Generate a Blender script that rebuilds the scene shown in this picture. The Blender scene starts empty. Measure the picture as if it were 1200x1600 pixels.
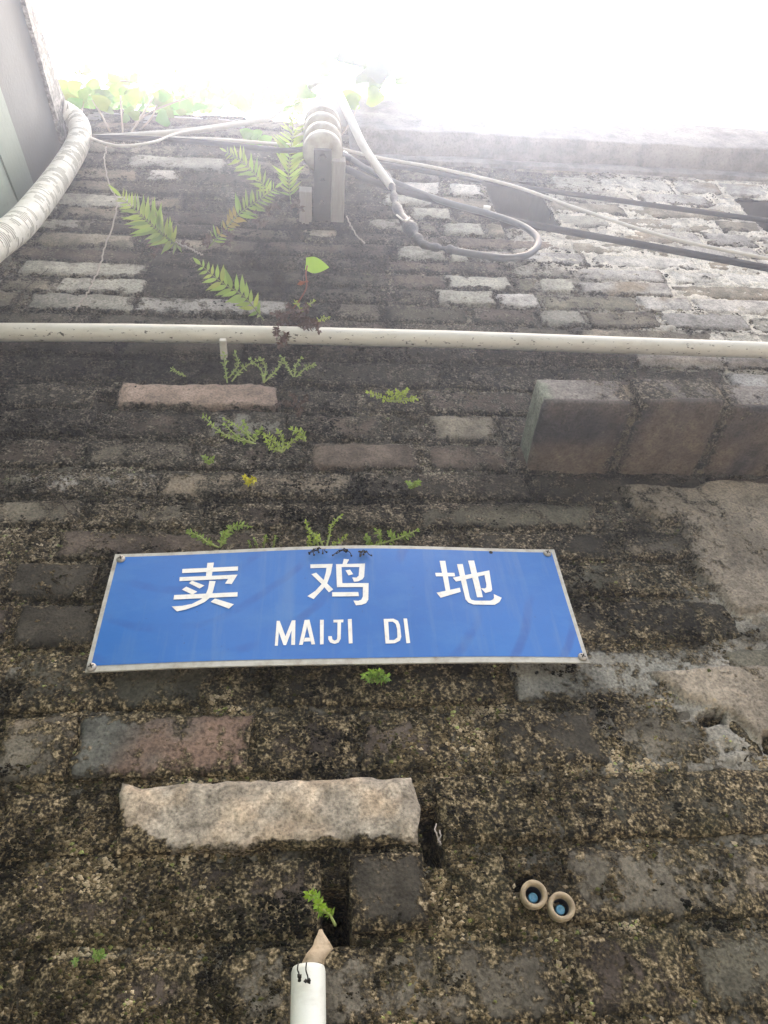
import bpy, bmesh, math, random
import numpy as np
from mathutils import Vector, Matrix
random.seed(7); rng = np.random.default_rng(7)
S = bpy.context.scene
COL = S.collection

# ---------------------------------------------------------------- camera
F = 1200.0                                       # focal length in pixels of a 1200 x 1600 frame
_z = np.array([-108, 1155, -1200.]); _z /= np.linalg.norm(_z)
_x = np.array([12543, -74, -1200.]); _x -= _x.dot(_z)*_z; _x /= np.linalg.norm(_x)
_y = np.cross(_z, _x)
RW = np.array([_x, _y, _z])                      # camera -> world
CAM = np.array([0, -.767, 1.5])
cd = bpy.data.cameras.new('camera'); co = bpy.data.objects.new('camera', cd); COL.objects.link(co)
m = Matrix([list(RW[i])+[CAM[i]] for i in range(3)]+[[0, 0, 0, 1]])
co.matrix_world = m
cd.sensor_fit = 'VERTICAL'; cd.sensor_height = 32; cd.lens = 32*F/1600
cd.clip_start = .02; cd.clip_end = 200
S.camera = co

# ---------------------------------------------------------------- light and exposure
SUN_EL, SUN_AZ = 81.5, 38.0                     # azimuth clockwise from +Y
w = bpy.data.worlds.new('World'); S.world = w; w.use_nodes = True
nt = w.node_tree; nt.nodes.clear()
sky = nt.nodes.new('ShaderNodeTexSky'); sky.sky_type = 'NISHITA'; sky.sun_disc = False
sky.sun_elevation = math.radians(SUN_EL); sky.sun_rotation = math.radians(SUN_AZ)
sky.air_density = 1.0; sky.dust_density = 6.0; sky.ozone_density = 1.0
bg = nt.nodes.new('ShaderNodeBackground'); bg.inputs[1].default_value = .15
wo = nt.nodes.new('ShaderNodeOutputWorld')
wt = nt.nodes.new('ShaderNodeMix'); wt.data_type = 'RGBA'; wt.blend_type = 'MULTIPLY'; wt.inputs[0].default_value = 1
wt.inputs[7].default_value = (1.12, 1.0, .82, 1)   # thin bright cloud: greyer than a clear sky
nt.links.new(sky.outputs[0], wt.inputs[6]); nt.links.new(wt.outputs[2], bg.inputs[0]); nt.links.new(bg.outputs[0], wo.inputs[0])
sl = bpy.data.lights.new('sun', 'SUN'); sl.energy = 2.3; sl.angle = math.radians(10); sl.color = (1, .98, .95)
so = bpy.data.objects.new('sun', sl); COL.objects.link(so)
e, a = math.radians(SUN_EL), math.radians(SUN_AZ)
sd = Vector((math.sin(a)*math.cos(e), math.cos(a)*math.cos(e), math.sin(e)))
so.rotation_euler = sd.to_track_quat('Z', 'Y').to_euler(); so.location = (0, -1, 8)
S.view_settings.view_transform = 'Standard'; S.view_settings.look = 'None'
S.view_settings.gamma = 1; S.view_settings.use_curve_mapping = False
S.view_settings.exposure = 2.45
GLARE = .026; GLARE_G = .76

# ---------------------------------------------------------------- helpers
def W(px, py, off=0.0):                          # point on the plane y = -off seen at a pixel of the photo
    r = RW @ np.array([px-600, 800-py, -F]); t = (-off-CAM[1])/r[1]
    return CAM + r*t
def WX(px, py, x0):                              # point on the plane x = x0
    r = RW @ np.array([px-600, 800-py, -F]); t = (x0-CAM[0])/r[0]
    return CAM + r*t
def PX(x, y, z):
    d = np.stack([np.asarray(x)-CAM[0], np.asarray(y)-CAM[1], np.asarray(z)-CAM[2]], -1) @ RW
    return 600+F*d[..., 0]/-d[..., 2], 800-F*d[..., 1]/-d[..., 2]
def _h(ix, iy, iz, s):
    n = (ix*374761393 + iy*668265263 + iz*2147483647 + s*1274126177) & 0xffffffff
    n = ((n ^ (n >> 13))*1274126177) & 0xffffffff
    n = ((n ^ (n >> 16))*2246822519) & 0xffffffff
    return ((n ^ (n >> 15)) & 0xffffff)/16777215.0
def vn(x, y, s=0):
    x = np.asarray(x, float); y = np.asarray(y, float)
    ix = np.floor(x).astype(np.int64); iy = np.floor(y).astype(np.int64)
    fx = x-ix; fy = y-iy; fx = fx*fx*(3-2*fx); fy = fy*fy*(3-2*fy); o = np.zeros_like(ix)+3
    a = _h(ix, iy, o, s); b = _h(ix+1, iy, o, s); c = _h(ix, iy+1, o, s); d = _h(ix+1, iy+1, o, s)
    return (a*(1-fx)+b*fx)*(1-fy)+(c*(1-fx)+d*fx)*fy
def fbm(x, y, f, o=4, s=0, g=.5):
    t = 0; a = 1; n = 0
    for k in range(o):
        t = t+a*(vn(x*f+17.3*k, y*f-9.1*k, s+k)-.5); n += a; a *= g; f *= 2.03
    return t/n*2                                  # about -1..1
def sstep(x, a, b):
    t = np.clip((x-a)/(b-a), 0, 1); return t*t*(3-2*t)

def mesh_obj(name, V, Fc, mat=None, parent=None, smooth=True, attrs=None):
    me = bpy.data.meshes.new(name)
    V = np.asarray(V, np.float32)
    if isinstance(Fc, np.ndarray):
        n, k = Fc.shape
        me.vertices.add(len(V)); me.vertices.foreach_set('co', V.ravel())
        me.loops.add(n*k); me.loops.foreach_set('vertex_index', Fc.astype(np.int32).ravel())
        me.polygons.add(n); me.polygons.foreach_set('loop_start', np.arange(0, n*k, k, dtype=np.int32))
        me.polygons.foreach_set('loop_total', np.full(n, k, np.int32))
        me.update(calc_edges=True)
    else:
        me.from_pydata([tuple(map(float, v)) for v in V], [], [list(f) for f in Fc]); me.update()
    me.polygons.foreach_set('use_smooth', np.full(len(me.polygons), smooth))
    for k, (typ, arr) in (attrs or {}).items():
        at = me.attributes.new(k, typ, 'POINT')
        at.data.foreach_set('color' if 'COLOR' in typ else 'value', np.asarray(arr, np.float32).ravel())
    if mat: me.materials.append(mat)
    o = bpy.data.objects.new(name, me); COL.objects.link(o)
    if parent: o.parent = parent
    return o
def tag(o, label=None, cat=None, group=None, kind=None):
    if label: o['label'] = label
    if cat: o['category'] = cat
    if group: o['group'] = group
    if kind: o['kind'] = kind
    return o
def thing(name, label, cat, loc=(0, 0, 0), group=None):
    o = bpy.data.objects.new(name, None); COL.objects.link(o); o.location = tuple(map(float, loc)); o.empty_display_size = .05
    return tag(o, label, cat, group)
def rebase(o):                                   # parts are built in world coordinates; put them under a moved root
    for ch in o.children:
        ch.location = Vector(ch.location)-o.location
def origin(o, p):                                # move a mesh's origin without moving the mesh
    p = Vector(tuple(map(float, p))); o.data.transform(Matrix.Translation(-p)); o.location = p
    return o

class MB:                                        # collects triangles and quads for one mesh
    def __init__(s): s.v = []; s.f = []; s.c = []
    def add(s, V, Fc, c=None):
        b = len(s.v); s.v += [tuple(map(float, p)) for p in V]; s.f += [[i+b for i in f] for f in Fc]
        if c is not None: s.c += [c]*len(V)
    def build(s, name, mat, parent=None, smooth=True):
        at = {'tint': ('FLOAT_COLOR', s.c)} if s.c else None
        return mesh_obj(name, s.v, s.f, mat, parent, smooth, at)
def catmull(P, n=8):
    P = [np.asarray(p, float) for p in P]
    if len(P) == 2: return [P[0]+(P[1]-P[0])*t for t in np.linspace(0, 1, n+1)]
    Q = [2*P[0]-P[1]]+P+[2*P[-1]-P[-2]]; out = []
    for i in range(1, len(Q)-2):
        for k in range(n):
            t = k/n; p0, p1, p2, p3 = Q[i-1:i+3]
            out.append(.5*((2*p1)+(-p0+p2)*t+(2*p0-5*p1+4*p2-p3)*t*t+(-p0+3*p1-3*p2+p3)*t**3))
    out.append(P[-1]); return out
def tube(mb, pts, r, seg=10, cap=True, c=None):
    pts = [Vector(tuple(map(float, p))) for p in pts]; n = len(pts)
    R = [r(i/(n-1)) if callable(r) else r for i in range(n)]
    V = []; prev = None
    for i, p in enumerate(pts):
        t = (pts[min(i+1, n-1)]-pts[max(i-1, 0)]).normalized()
        if prev is None:
            u = t.cross(Vector((0, 0, 1))) if abs(t.z) < .9 else t.cross(Vector((1, 0, 0)))
        else: u = prev-t*prev.dot(t)
        u.normalize(); prev = u; v = t.cross(u)
        for k in range(seg):
            a = 2*math.pi*k/seg; V.append(p+(u*math.cos(a)+v*math.sin(a))*R[i])
    Fc = [[i*seg+k, i*seg+(k+1) % seg, (i+1)*seg+(k+1) % seg, (i+1)*seg+k] for i in range(n-1) for k in range(seg)]
    if cap: Fc += [list(range(seg))[::-1], [(n-1)*seg+k for k in range(seg)]]
    mb.add(V, Fc, c)
def lathe(mb, prof, origin_, axis, seg=32, c=None):   # prof: (radius, height along axis)
    ax = Vector(axis).normalized(); u = ax.orthogonal().normalized(); v = ax.cross(u); o = Vector(tuple(map(float, origin_)))
    V = []; n = len(prof)
    for r, h in prof:
        for k in range(seg):
            a = 2*math.pi*k/seg; V.append(o+ax*h+(u*math.cos(a)+v*math.sin(a))*r)
    Fc = [[i*seg+k, i*seg+(k+1) % seg, (i+1)*seg+(k+1) % seg, (i+1)*seg+k] for i in range(n-1) for k in range(seg)]
    mb.add(V, Fc, c)
def box(mb, lo, hi, j=0, c=None):
    V = [(x+random.uniform(-j, j), y+random.uniform(-j, j), z+random.uniform(-j, j)) for x in (lo[0], hi[0]) for y in (lo[1], hi[1]) for z in (lo[2], hi[2])]
    mb.add(V, [[0, 1, 3, 2], [4, 6, 7, 5], [0, 4, 5, 1], [2, 3, 7, 6], [0, 2, 6, 4], [1, 5, 7, 3]], c)
def bevel(o, wd=.002, seg=2):
    md = o.modifiers.new('bevel', 'BEVEL'); md.width = wd; md.segments = seg; md.limit_method = 'ANGLE'; return o

# ---------------------------------------------------------------- materials
class N:
    def __init__(s, name):
        s.m = bpy.data.materials.new(name); s.m.use_nodes = True; s.t = s.m.node_tree
        s.b = s.t.nodes['Principled BSDF']; s.o = s.t.nodes['Material Output']
    def n(s, typ, **kw):
        nd = s.t.nodes.new(typ)
        for k, v in kw.items():
            if hasattr(nd, k) and k not in nd.inputs: setattr(nd, k, v)
            else: s.set(nd.inputs[k], v)
        return nd
    def set(s, inp, v):
        if isinstance(v, bpy.types.NodeSocket): s.t.links.new(v, inp)
        else: inp.default_value = v
    def math(s, op, a, b=0., c=0.):
        nd = s.t.nodes.new('ShaderNodeMath'); nd.operation = op
        for i, v in enumerate((a, b, c)): s.set(nd.inputs[i], v)
        return nd.outputs[0]
    def mix(s, f, a, b, typ='MIX'):
        nd = s.t.nodes.new('ShaderNodeMix'); nd.data_type = 'RGBA'; nd.blend_type = typ
        s.set(nd.inputs[0], f); s.set(nd.inputs[6], a); s.set(nd.inputs[7], b); return nd.outputs[2]
    def ramp(s, f, stops):
        nd = s.t.nodes.new('ShaderNodeValToRGB'); s.set(nd.inputs[0], f); el = nd.color_ramp.elements
        while len(el) < len(stops): el.new(.5)
        for e_, (p, c) in zip(el, stops): e_.position = p; e_.color = tuple(c)+(1,) if len(c) == 3 else c
        return nd.outputs[0]
    def pos(s): return s.t.nodes.new('ShaderNodeNewGeometry').outputs['Position']
    def noise(s, scale, detail=4, rough=.55, vec=None, stretch=None):
        v = vec or s.pos()
        if stretch:
            mp = s.t.nodes.new('ShaderNodeMapping'); s.set(mp.inputs[0], v); mp.inputs['Scale'].default_value = stretch; v = mp.outputs[0]
        nd = s.t.nodes.new('ShaderNodeTexNoise'); s.set(nd.inputs['Vector'], v)
        nd.inputs['Scale'].default_value = scale; nd.inputs['Detail'].default_value = detail; nd.inputs['Roughness'].default_value = rough
        return nd.outputs[0]
    def bump(s, h, dist, strength=1., normal=None):
        nd = s.t.nodes.new('ShaderNodeBump'); s.set(nd.inputs['Height'], h); nd.inputs['Distance'].default_value = dist
        nd.inputs['Strength'].default_value = strength
        if normal: s.set(nd.inputs['Normal'], normal)
        return nd.outputs[0]
    def attr(s, name, fac=False):
        nd = s.t.nodes.new('ShaderNodeAttribute'); nd.attribute_name = name; return nd.outputs['Fac' if fac else 'Color']
    def fin(s, col=None, rough=.9, normal=None, spec=.3, metal=0.):
        if col is not None: s.set(s.b.inputs['Base Color'], col)
        s.set(s.b.inputs['Roughness'], rough); s.b.inputs['Specular IOR Level'].default_value = spec
        s.b.inputs['Metallic'].default_value = metal
        if normal: s.set(s.b.inputs['Normal'], normal)
        return s.m
def c3(r, g, b): return (r, g, b, 1)

def wall_material():
    k = N('weathered_wall')
    tint = k.attr('tint'); cover = k.attr('cover', True)
    n1 = k.noise(38, 9, .68); n2 = k.noise(300, 3, .6); n3 = k.noise(9, 4, .6); n4 = k.noise(110, 4, .7)
    v = k.t.nodes.new('ShaderNodeTexVoronoi'); k.set(v.inputs['Vector'], k.pos()); v.inputs['Scale'].default_value = 260
    f = k.math('ADD', cover, k.math('MULTIPLY', k.math('SUBTRACT', n1, .5), 1.9))
    f = k.math('ADD', f, k.math('MULTIPLY', k.math('SUBTRACT', n4, .5), 1.0))
    mr = k.t.nodes.new('ShaderNodeMapRange'); k.set(mr.inputs[0], f); mr.inputs[1].default_value = .40; mr.inputs[2].default_value = .60
    mask = mr.outputs[0]
    fl = k.math('ADD', k.math('MULTIPLY', n2, .55), k.math('MULTIPLY', n4, .45))
    moss = k.ramp(fl, [(.40, (.010, .009, .007)), (.465, (.028, .022, .013)), (.51, (.085, .064, .034)), (.56, (.20, .155, .085)), (.64, (.44, .35, .22))])
    moss = k.mix(k.math('MULTIPLY', k.ramp(n3, [(.45, (0, 0, 0)), (.65, (1, 1, 1))]), .3), moss, c3(.050, .052, .022), 'MIX')
    h0 = k.t.nodes.new('ShaderNodeHueSaturation'); k.set(h0.inputs['Color'], moss); h0.inputs['Saturation'].default_value = .95; h0.inputs['Value'].default_value = 1.0; moss = h0.outputs[0]
    sp = k.t.nodes.new('ShaderNodeSeparateXYZ'); k.set(sp.inputs[0], k.pos())
    up = k.t.nodes.new('ShaderNodeMapRange'); k.set(up.inputs[0], k.math('ADD', sp.outputs[2], k.math('MULTIPLY', n3, .3))); up.inputs[1].default_value = 2.15; up.inputs[2].default_value = 2.55
    hs = k.t.nodes.new('ShaderNodeHueSaturation'); k.set(hs.inputs['Color'], moss); hs.inputs['Saturation'].default_value = .62; hs.inputs['Value'].default_value = .68
    moss = k.mix(up.outputs[0], moss, hs.outputs[0])
    g = k.ramp(n1, [(.3, (.5, .5, .5)), (.7, (1.3, 1.3, 1.3))])
    base = k.mix(1., tint, g, 'MULTIPLY')
    g2 = k.ramp(k.math('ADD', k.math('MULTIPLY', n2, .6), k.math('MULTIPLY', n4, .4)), [(.36, (.5, .49, .47)), (.46, (.88, .88, .86)), (.60, (1.3, 1.28, 1.24))])
    base = k.mix(1., base, g2, 'MULTIPLY')
    soot = k.attr('soot', True)
    col = k.mix(mask, base, moss)
    sv = k.math('SUBTRACT', 1., k.math('MULTIPLY', soot, .78))
    cmb = k.t.nodes.new('ShaderNodeCombineColor'); [k.set(cmb.inputs[i], sv) for i in range(3)]
    col = k.mix(1., col, cmb.outputs[0], 'MULTIPLY')
    hgt = k.math('ADD', k.math('MULTIPLY', n2, .5), k.math('MULTIPLY', v.outputs['Distance'], .5))
    hgt = k.math('MULTIPLY', hgt, k.math('ADD', k.math('MULTIPLY', mask, .8), .35))
    nb = k.bump(hgt, .0035, 1., k.bump(n1, .006, .6))
    return k.fin(col, .93, nb, .2)
M = {}
M['wall'] = wall_material()
k = N('moss_grain'); t = k.attr('tint'); M['grain'] = k.fin(t, .95, k.bump(k.noise(700, 2), .001, .6), .15)
k = N('render_pale_green')
n = k.noise(5, 6, .6); d = k.noise(60, 5, .6)
c = k.mix(k.ramp(n, [(.35, (0, 0, 0)), (.7, (1, 1, 1))]), c3(.34, .41, .35), c3(.26, .32, .27))
c = k.mix(k.ramp(d, [(.55, (0, 0, 0)), (.75, (.6, .6, .6))]), c, c3(.22, .24, .2))
M['green'] = k.fin(c, .8, k.bump(d, .002, .5), .3)
k = N('render_dull_green'); n = k.noise(7, 6, .6)
M['green2'] = k.fin(k.mix(n, c3(.15, .19, .16), c3(.20, .25, .21)), .85, k.bump(k.noise(80, 4), .002, .4))
k = N('old_cement'); n = k.noise(12, 7, .65); n2 = k.noise(3.5, 4, .6, stretch=(1, 1, .25)); n5 = k.noise(140, 4, .7)
c = k.mix(k.ramp(n, [(.35, (0, 0, 0)), (.68, (1, 1, 1))]), c3(.12, .12, .13), c3(.30, .29, .28))
c = k.mix(k.ramp(n2, [(.45, (0, 0, 0)), (.62, (.6, .6, .6))]), c, c3(.34, .33, .32))
c = k.mix(k.ramp(n5, [(.5, (0, 0, 0)), (.8, (.7, .7, .7))]), c, c3(.07, .07, .065))
M['cement'] = k.fin(c, .92, k.bump(n5, .004, .8, k.bump(n, .008, .5)))
k = N('reveal_painted_shade'); n = k.noise(20, 5, .6); M['reveal'] = k.fin(k.mix(n, c3(.035, .035, .036), c3(.08, .078, .075)), .95, k.bump(n, .006, .6))  # interior shade of the openings put into a dark colour
k = N('smooth_soffit'); n = k.noise(6, 5, .6); M['soffit'] = k.fin(k.mix(n, c3(.075, .085, .085), c3(.12, .13, .13)), .9, k.bump(k.noise(90, 4), .002, .4))
k = N('mouldy_coping'); n = k.noise(26, 7, .7); n2 = k.noise(120, 4, .7)
c = k.ramp(k.math('ADD', k.math('MULTIPLY', n, .6), k.math('MULTIPLY', n2, .4)), [(.38, (.05, .05, .045)), (.5, (.16, .155, .14)), (.62, (.38, .37, .34))])
M['coping'] = k.fin(c, .95, k.bump(n2, .004, .8))
def pvc(name, a, b, spots=.66):
    k = N(name); n = k.noise(6, 5, .6, stretch=(.6, 3, 3)); sp = k.noise(170, 3, .6, stretch=(.5, 1, 1))
    c = k.mix(n, c3(*a), c3(*b))
    geo = k.t.nodes.new('ShaderNodeNewGeometry'); sx = k.t.nodes.new('ShaderNodeSeparateXYZ'); k.set(sx.inputs[0], geo.outputs['Normal'])
    down = k.ramp(k.math('MULTIPLY', sx.outputs[2], -1), [(.3, (0, 0, 0)), (.8, (1, 1, 1))])     # drips hang on the underside
    c = k.mix(k.math('MULTIPLY', k.ramp(sp, [(spots, (0, 0, 0)), (spots+.04, (1, 1, 1))]), down), c, c3(.06, .055, .045))
    dd = k.noise(45, 5, .7, stretch=(.4, 1, 1))
    c = k.mix(k.math('MULTIPLY', k.ramp(dd, [(.5, (0, 0, 0)), (.8, (1, 1, 1))]), .45), c, c3(.25, .22, .17))
    return k.fin(c, .42, k.bump(dd, .0008, .5), .45)
M['pvc'] = pvc('aged_white_pvc', (.55, .53, .46), (.66, .64, .57), .62)
M['pvc2'] = pvc('pale_green_pvc', (.58, .62, .54), (.70, .69, .64), .8)
k = N('dirty_corrugated_plastic'); n = k.noise(40, 5, .7); geo = k.t.nodes.new('ShaderNodeNewGeometry')
M['corr'] = k.fin(k.mix(k.ramp(n, [(.45, (0, 0, 0)), (.7, (1, 1, 1))]), c3(.78, .77, .71), c3(.58, .56, .48)), .5, None, .4)
k = N('conduit_groove_dirt'); M['corr2'] = k.fin(c3(.34, .33, .28), .9)
k = N('black_cable_sheath'); n = k.noise(60, 4, .6)
M['black'] = k.fin(k.mix(n, c3(.008, .009, .012), c3(.03, .032, .038)), .6, k.bump(n, .001, .3), .25)
k = N('grey_cable_sheath'); n = k.noise(60, 4, .6)
M['greycable'] = k.fin(k.mix(n, c3(.05, .055, .064), c3(.11, .118, .13)), .45, None, .4)
k = N('white_cable_sheath'); n = k.noise(40, 4, .6)
M['whitecable'] = k.fin(k.mix(n, c3(.45, .44, .40), c3(.62, .60, .55)), .5, None, .4)
k = N('insulating_tape'); n = k.noise(150, 4, .6, stretch=(1, 1, 3)); M['tape'] = k.fin(k.mix(n, c3(.006, .006, .007), c3(.03, .04, .045)), .5, k.bump(n, .003, .8), .5)
k = N('glazed_porcelain'); n = k.noise(30, 5, .6)
M['porcelain'] = k.fin(k.mix(k.ramp(n, [(.4, (0, 0, 0)), (.75, (1, 1, 1))]), c3(.40, .385, .33), c3(.20, .185, .14)), .25, None, .5)
k = N('old_unglazed_porcelain'); n = k.noise(110, 5, .65)
M['bisque'] = k.fin(k.mix(k.ramp(n, [(.4, (0, 0, 0)), (.75, (1, 1, 1))]), c3(.40, .32, .21), c3(.17, .125, .08)), .55, k.bump(n, .001, .5), .35)
k = N('dark_tube_bore'); M['bore'] = k.fin(c3(.008, .010, .02), .5)
k = N('blue_wire_end'); n = k.noise(500, 3); M['bluewire'] = k.fin(k.mix(n, c3(.03, .22, .42), c3(.25, .55, .72)), .25, None, .6)
k = N('galvanised_steel'); n = k.noise(50, 5, .6)
M['steel'] = k.fin(k.mix(n, c3(.045, .045, .05), c3(.09, .09, .095)), .7, k.bump(n, .001, .4), .4, .2)
k = N('weathered_timber'); n = k.noise(60, 5, .6, stretch=(4, .5, .5))
M['timber'] = k.fin(k.mix(n, c3(.20, .185, .17), c3(.38, .36, .33)), .85, k.bump(n, .002, .6))
k = N('screw_zinc'); M['screw'] = k.fin(c3(.38, .35, .31), .5, None, .5, .6)
k = N('screw_slot'); M['slot'] = k.fin(c3(.02, .018, .015), .8)
# street plate
k = N('blue_enamel'); n = k.noise(7, 5, .6); st = k.noise(30, 5, .6, stretch=(.5, 1, 1)); sc = k.noise(9, 2, .5, stretch=(1, 1, 1))
wv = k.t.nodes.new('ShaderNodeTexWave'); wv.wave_type = 'RINGS'; wv.rings_direction = 'Y'
mp = k.t.nodes.new('ShaderNodeMapping'); k.set(mp.inputs[0], k.pos()); mp.inputs['Location'].default_value = (.18, 0, -2.28)
k.set(wv.inputs['Vector'], mp.outputs[0]); wv.inputs['Scale'].default_value = 5.5; wv.inputs['Distortion'].default_value = 2.5; wv.inputs['Detail'].default_value = 3
c = k.mix(n, c3(.004, .088, .34), c3(.010, .140, .46))
c = k.mix(k.math('MULTIPLY', k.ramp(wv.outputs[0], [(.86, (0, 0, 0)), (.98, (1, 1, 1))]), k.math('MULTIPLY', k.ramp(n, [(.48, (0, 0, 0)), (.6, (1, 1, 1))]), .55)), c, c3(.008, .055, .26))
c = k.mix(k.math('MULTIPLY', k.ramp(st, [(.5, (0, 0, 0)), (.8, (1, 1, 1))]), .35), c, c3(.07, .22, .46))  # patchy pale sheen painted into the blue
dr = k.noise(22, 4, .6, stretch=(2.5, 1, .25)); c = k.mix(k.math('MULTIPLY', k.ramp(dr, [(.52, (0, 0, 0)), (.72, (1, 1, 1))]), .35), c, c3(.10, .20, .36))
sx = k.noise(260, 3, .6); c = k.mix(k.math('MULTIPLY', k.ramp(sx, [(.70, (0, 0, 0)), (.74, (1, 1, 1))]), .5), c, c3(.02, .03, .08))
M['blue'] = k.fin(c, k.ramp(st, [(.3, (.34, .34, .34)), (.7, (.5, .5, .5))]), k.bump(n, .004, .25), .5)
k = N('plate_border'); n = k.noise(60, 5, .7); n2 = k.noise(14, 4, .6)
c = k.mix(k.ramp(n, [(.45, (0, 0, 0)), (.75, (1, 1, 1))]), c3(.44, .43, .38), c3(.24, .21, .16))
M['border'] = k.fin(c, .5, None, .4)
k = N('plate_edge'); M['edge'] = k.fin(c3(.05, .06, .07), .6)
k = N('white_lettering'); n = k.noise(90, 5, .7)
M['letter'] = k.fin(k.mix(k.ramp(n, [(.5, (0, 0, 0)), (.85, (1, 1, 1))]), c3(.74, .73, .68), c3(.55, .52, .44)), .45, None, .4)
def leafmat(name, a, b, tr):
    k = N(name); n = k.noise(45, 4, .6); t = k.attr('tint')
    c = k.mix(1., k.mix(n, c3(*a), c3(*b)), t, 'MULTIPLY')
    k.set(k.b.inputs['Base Color'], c); k.b.inputs['Roughness'].default_value = .5; k.b.inputs['Specular IOR Level'].default_value = .35
    tl = k.t.nodes.new('ShaderNodeBsdfTranslucent'); k.set(tl.inputs[0], k.mix(1., c, c3(1.5, 1.5, .8), 'MULTIPLY'))
    ms = k.t.nodes.new('ShaderNodeMixShader'); ms.inputs[0].default_value = tr
    k.t.links.new(k.b.outputs[0], ms.inputs[1]); k.t.links.new(tl.outputs[0], ms.inputs[2]); k.t.links.new(ms.outputs[0], k.o.inputs[0])
    return k.m
M['leaf'] = leafmat('fresh_leaf', (.15, .24, .06), (.28, .38, .12), .35)
M['fern'] = leafmat('fern_leaf', (.13, .21, .07), (.24, .32, .12), .4)
M['vine'] = leafmat('vine_leaf', (.07, .15, .03), (.13, .22, .05), .35)
M['vine2'] = leafmat('large_vine_leaf', (.05, .11, .03), (.09, .16, .045), .18)
M['dead'] = leafmat('dead_plant', (.045, .032, .026), (.10, .078, .062), .1)
k = N('stem'); M['stem'] = k.fin(k.mix(1., k.attr('tint'), c3(1, 1, 1), 'MULTIPLY'), .6)
k = N('lane_paving'); n = k.noise(6, 8, .6); M['paving'] = k.fin(k.mix(n, c3(.16, .155, .145), c3(.28, .27, .25)), .9, k.bump(n, .01, .5))

# ---------------------------------------------------------------- wall layout
PALE = """3 3 3 3 4 4 4 4 5 5 5 5
3 3 4 4 2 2 2 3 5 5 6 6
3 5 3 3 2 2 4 5 4 6 7 7
4 5 3 3 2 2 3 4 6 7 7 7
4 4 3 2 2 2 2 4 6 7 7 7
5 5 3 3 2 2 2 3 5 5 7 8
3 3 3 3 3 2 2 3 4 5 6 7
2 2 3 3 2 2 2 2 3 4 5 6
1 1 2 2 2 2 2 2 3 3 5 5
1 2 3 3 2 2 2 3 3 4 4 4
2 3 3 2 2 4 3 4 3 4 4 5
5 4 4 3 4 2 3 3 3 3 5 5
2 3 3 3 2 3 2 3 3 4 5 5
3 3 3 3 3 3 3 3 3 3 4 6
3 3 3 3 3 3 3 3 3 3 2 6
4 3 3 3 3 3 3 3 3 3 4 7
3 3 3 3 3 3 3 3 3 3 4 5
5 3 2 2 3 2 2 2 3 4 5 7
4 5 2 3 4 3 3 3 4 4 6 8
3 3 3 3 2 3 3 3 4 5 4 7
3 3 3 3 2 3 3 4 4 5 5 5
3 2 4 5 4 4 2 3 4 4 4 4
3 3 4 5 5 4 2 3 4 4 5 5
3 3 3 4 4 3 3 4 4 4 5 4
2 3 2 3 3 2 2 3 4 4 4 4
3 3 3 3 3 1 2 3 4 3 4 4
3 4 4 4 4 3 3 4 4 3 3 5
3 4 4 3 3 3 4 4 4 3 3 4
3 4 4 3 3 3 4 4 4 3 3 4"""
PALE = np.array([[float(v) for v in r.split()] for r in PALE.splitlines()])
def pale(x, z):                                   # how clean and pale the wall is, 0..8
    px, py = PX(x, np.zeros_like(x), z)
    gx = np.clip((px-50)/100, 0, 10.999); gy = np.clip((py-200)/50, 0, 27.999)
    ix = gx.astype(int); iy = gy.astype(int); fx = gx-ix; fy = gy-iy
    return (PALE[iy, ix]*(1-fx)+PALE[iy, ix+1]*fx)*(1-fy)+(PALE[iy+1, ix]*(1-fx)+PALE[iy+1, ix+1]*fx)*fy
def poly_dist(x, z, poly):                        # positive inside
    P = np.array(poly); d = np.full(x.shape, 9.); ins = np.zeros(x.shape, bool)
    for i in range(len(P)):
        a, b = P[i], P[(i+1) % len(P)]; ab = b-a
        t = np.clip(((x-a[0])*ab[0]+(z-a[1])*ab[1])/ab.dot(ab), 0, 1)
        d = np.minimum(d, np.hypot(x-a[0]-t*ab[0], z-a[1]-t*ab[1]))
        c = ((a[1] > z) != (b[1] > z)) & (x < (b[0]-a[0])*(z-a[1])/(b[1]-a[1]+1e-12)+a[0])
        ins ^= c
    return np.where(ins, d, -d)
SOOT = [(430, 430, 220, 130, .75), (520, 330, 160, 70, .5), (170, 570, 260, 45, .8), (60, 660, 200, 60, .6), (450, 640, 260, 60, .5), (560, 560, 300, 25, .6), (330, 790, 260, 40, .4),
        (600, 800, 200, 60, .45), (1010, 850, 70, 40, .8), (900, 790, 130, 25, .6), (90, 920, 90, 70, .45), (760, 560, 200, 25, .5), (870, 1130, 120, 45, .35), (340, 1080, 280, 22, .5),
        (90, 1290, 130, 50, .5), (380, 1420, 200, 50, .35), (1080, 960, 110, 45, .35), (620, 1430, 60, 50, .5), (500, 1180, 90, 50, .4), (1010, 1370, 150, 40, .4), (900, 1520, 130, 50, .35), (740, 260, 260, 25, .2)]
def soot_at(x, z):                                # black algae and soot patches, where the wall carries them
    px, py = PX(x, np.zeros_like(x), z); s_ = np.zeros_like(x)
    for (a, b, c, d, v) in SOOT: s_ = np.maximum(s_, v*np.exp(-(((px-a)/c)**2+((py-b)/d)**2)))
    s_ = s_+.55*fbm(x, z, 9, 4, 401)*(.35+s_)+.5*sstep(fbm(x, z, 15, 4, 405), .08, .38)
    return np.clip(s_, 0, 1)
def wp(L): return [tuple(W(px, py)[[0, 2]]) for px, py in L]
PLASTER = [wp([(955, 762), (1330, 755), (1330, 975), (1150, 965), (1095, 905), (1060, 830), (985, 795)]),
           wp([(1010, 1053), (1330, 1045), (1330, 1260), (1190, 1175), (1120, 1120), (1060, 1085)])]
HOLES = []                                        # x0, x1, z0, z1, depth
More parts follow.
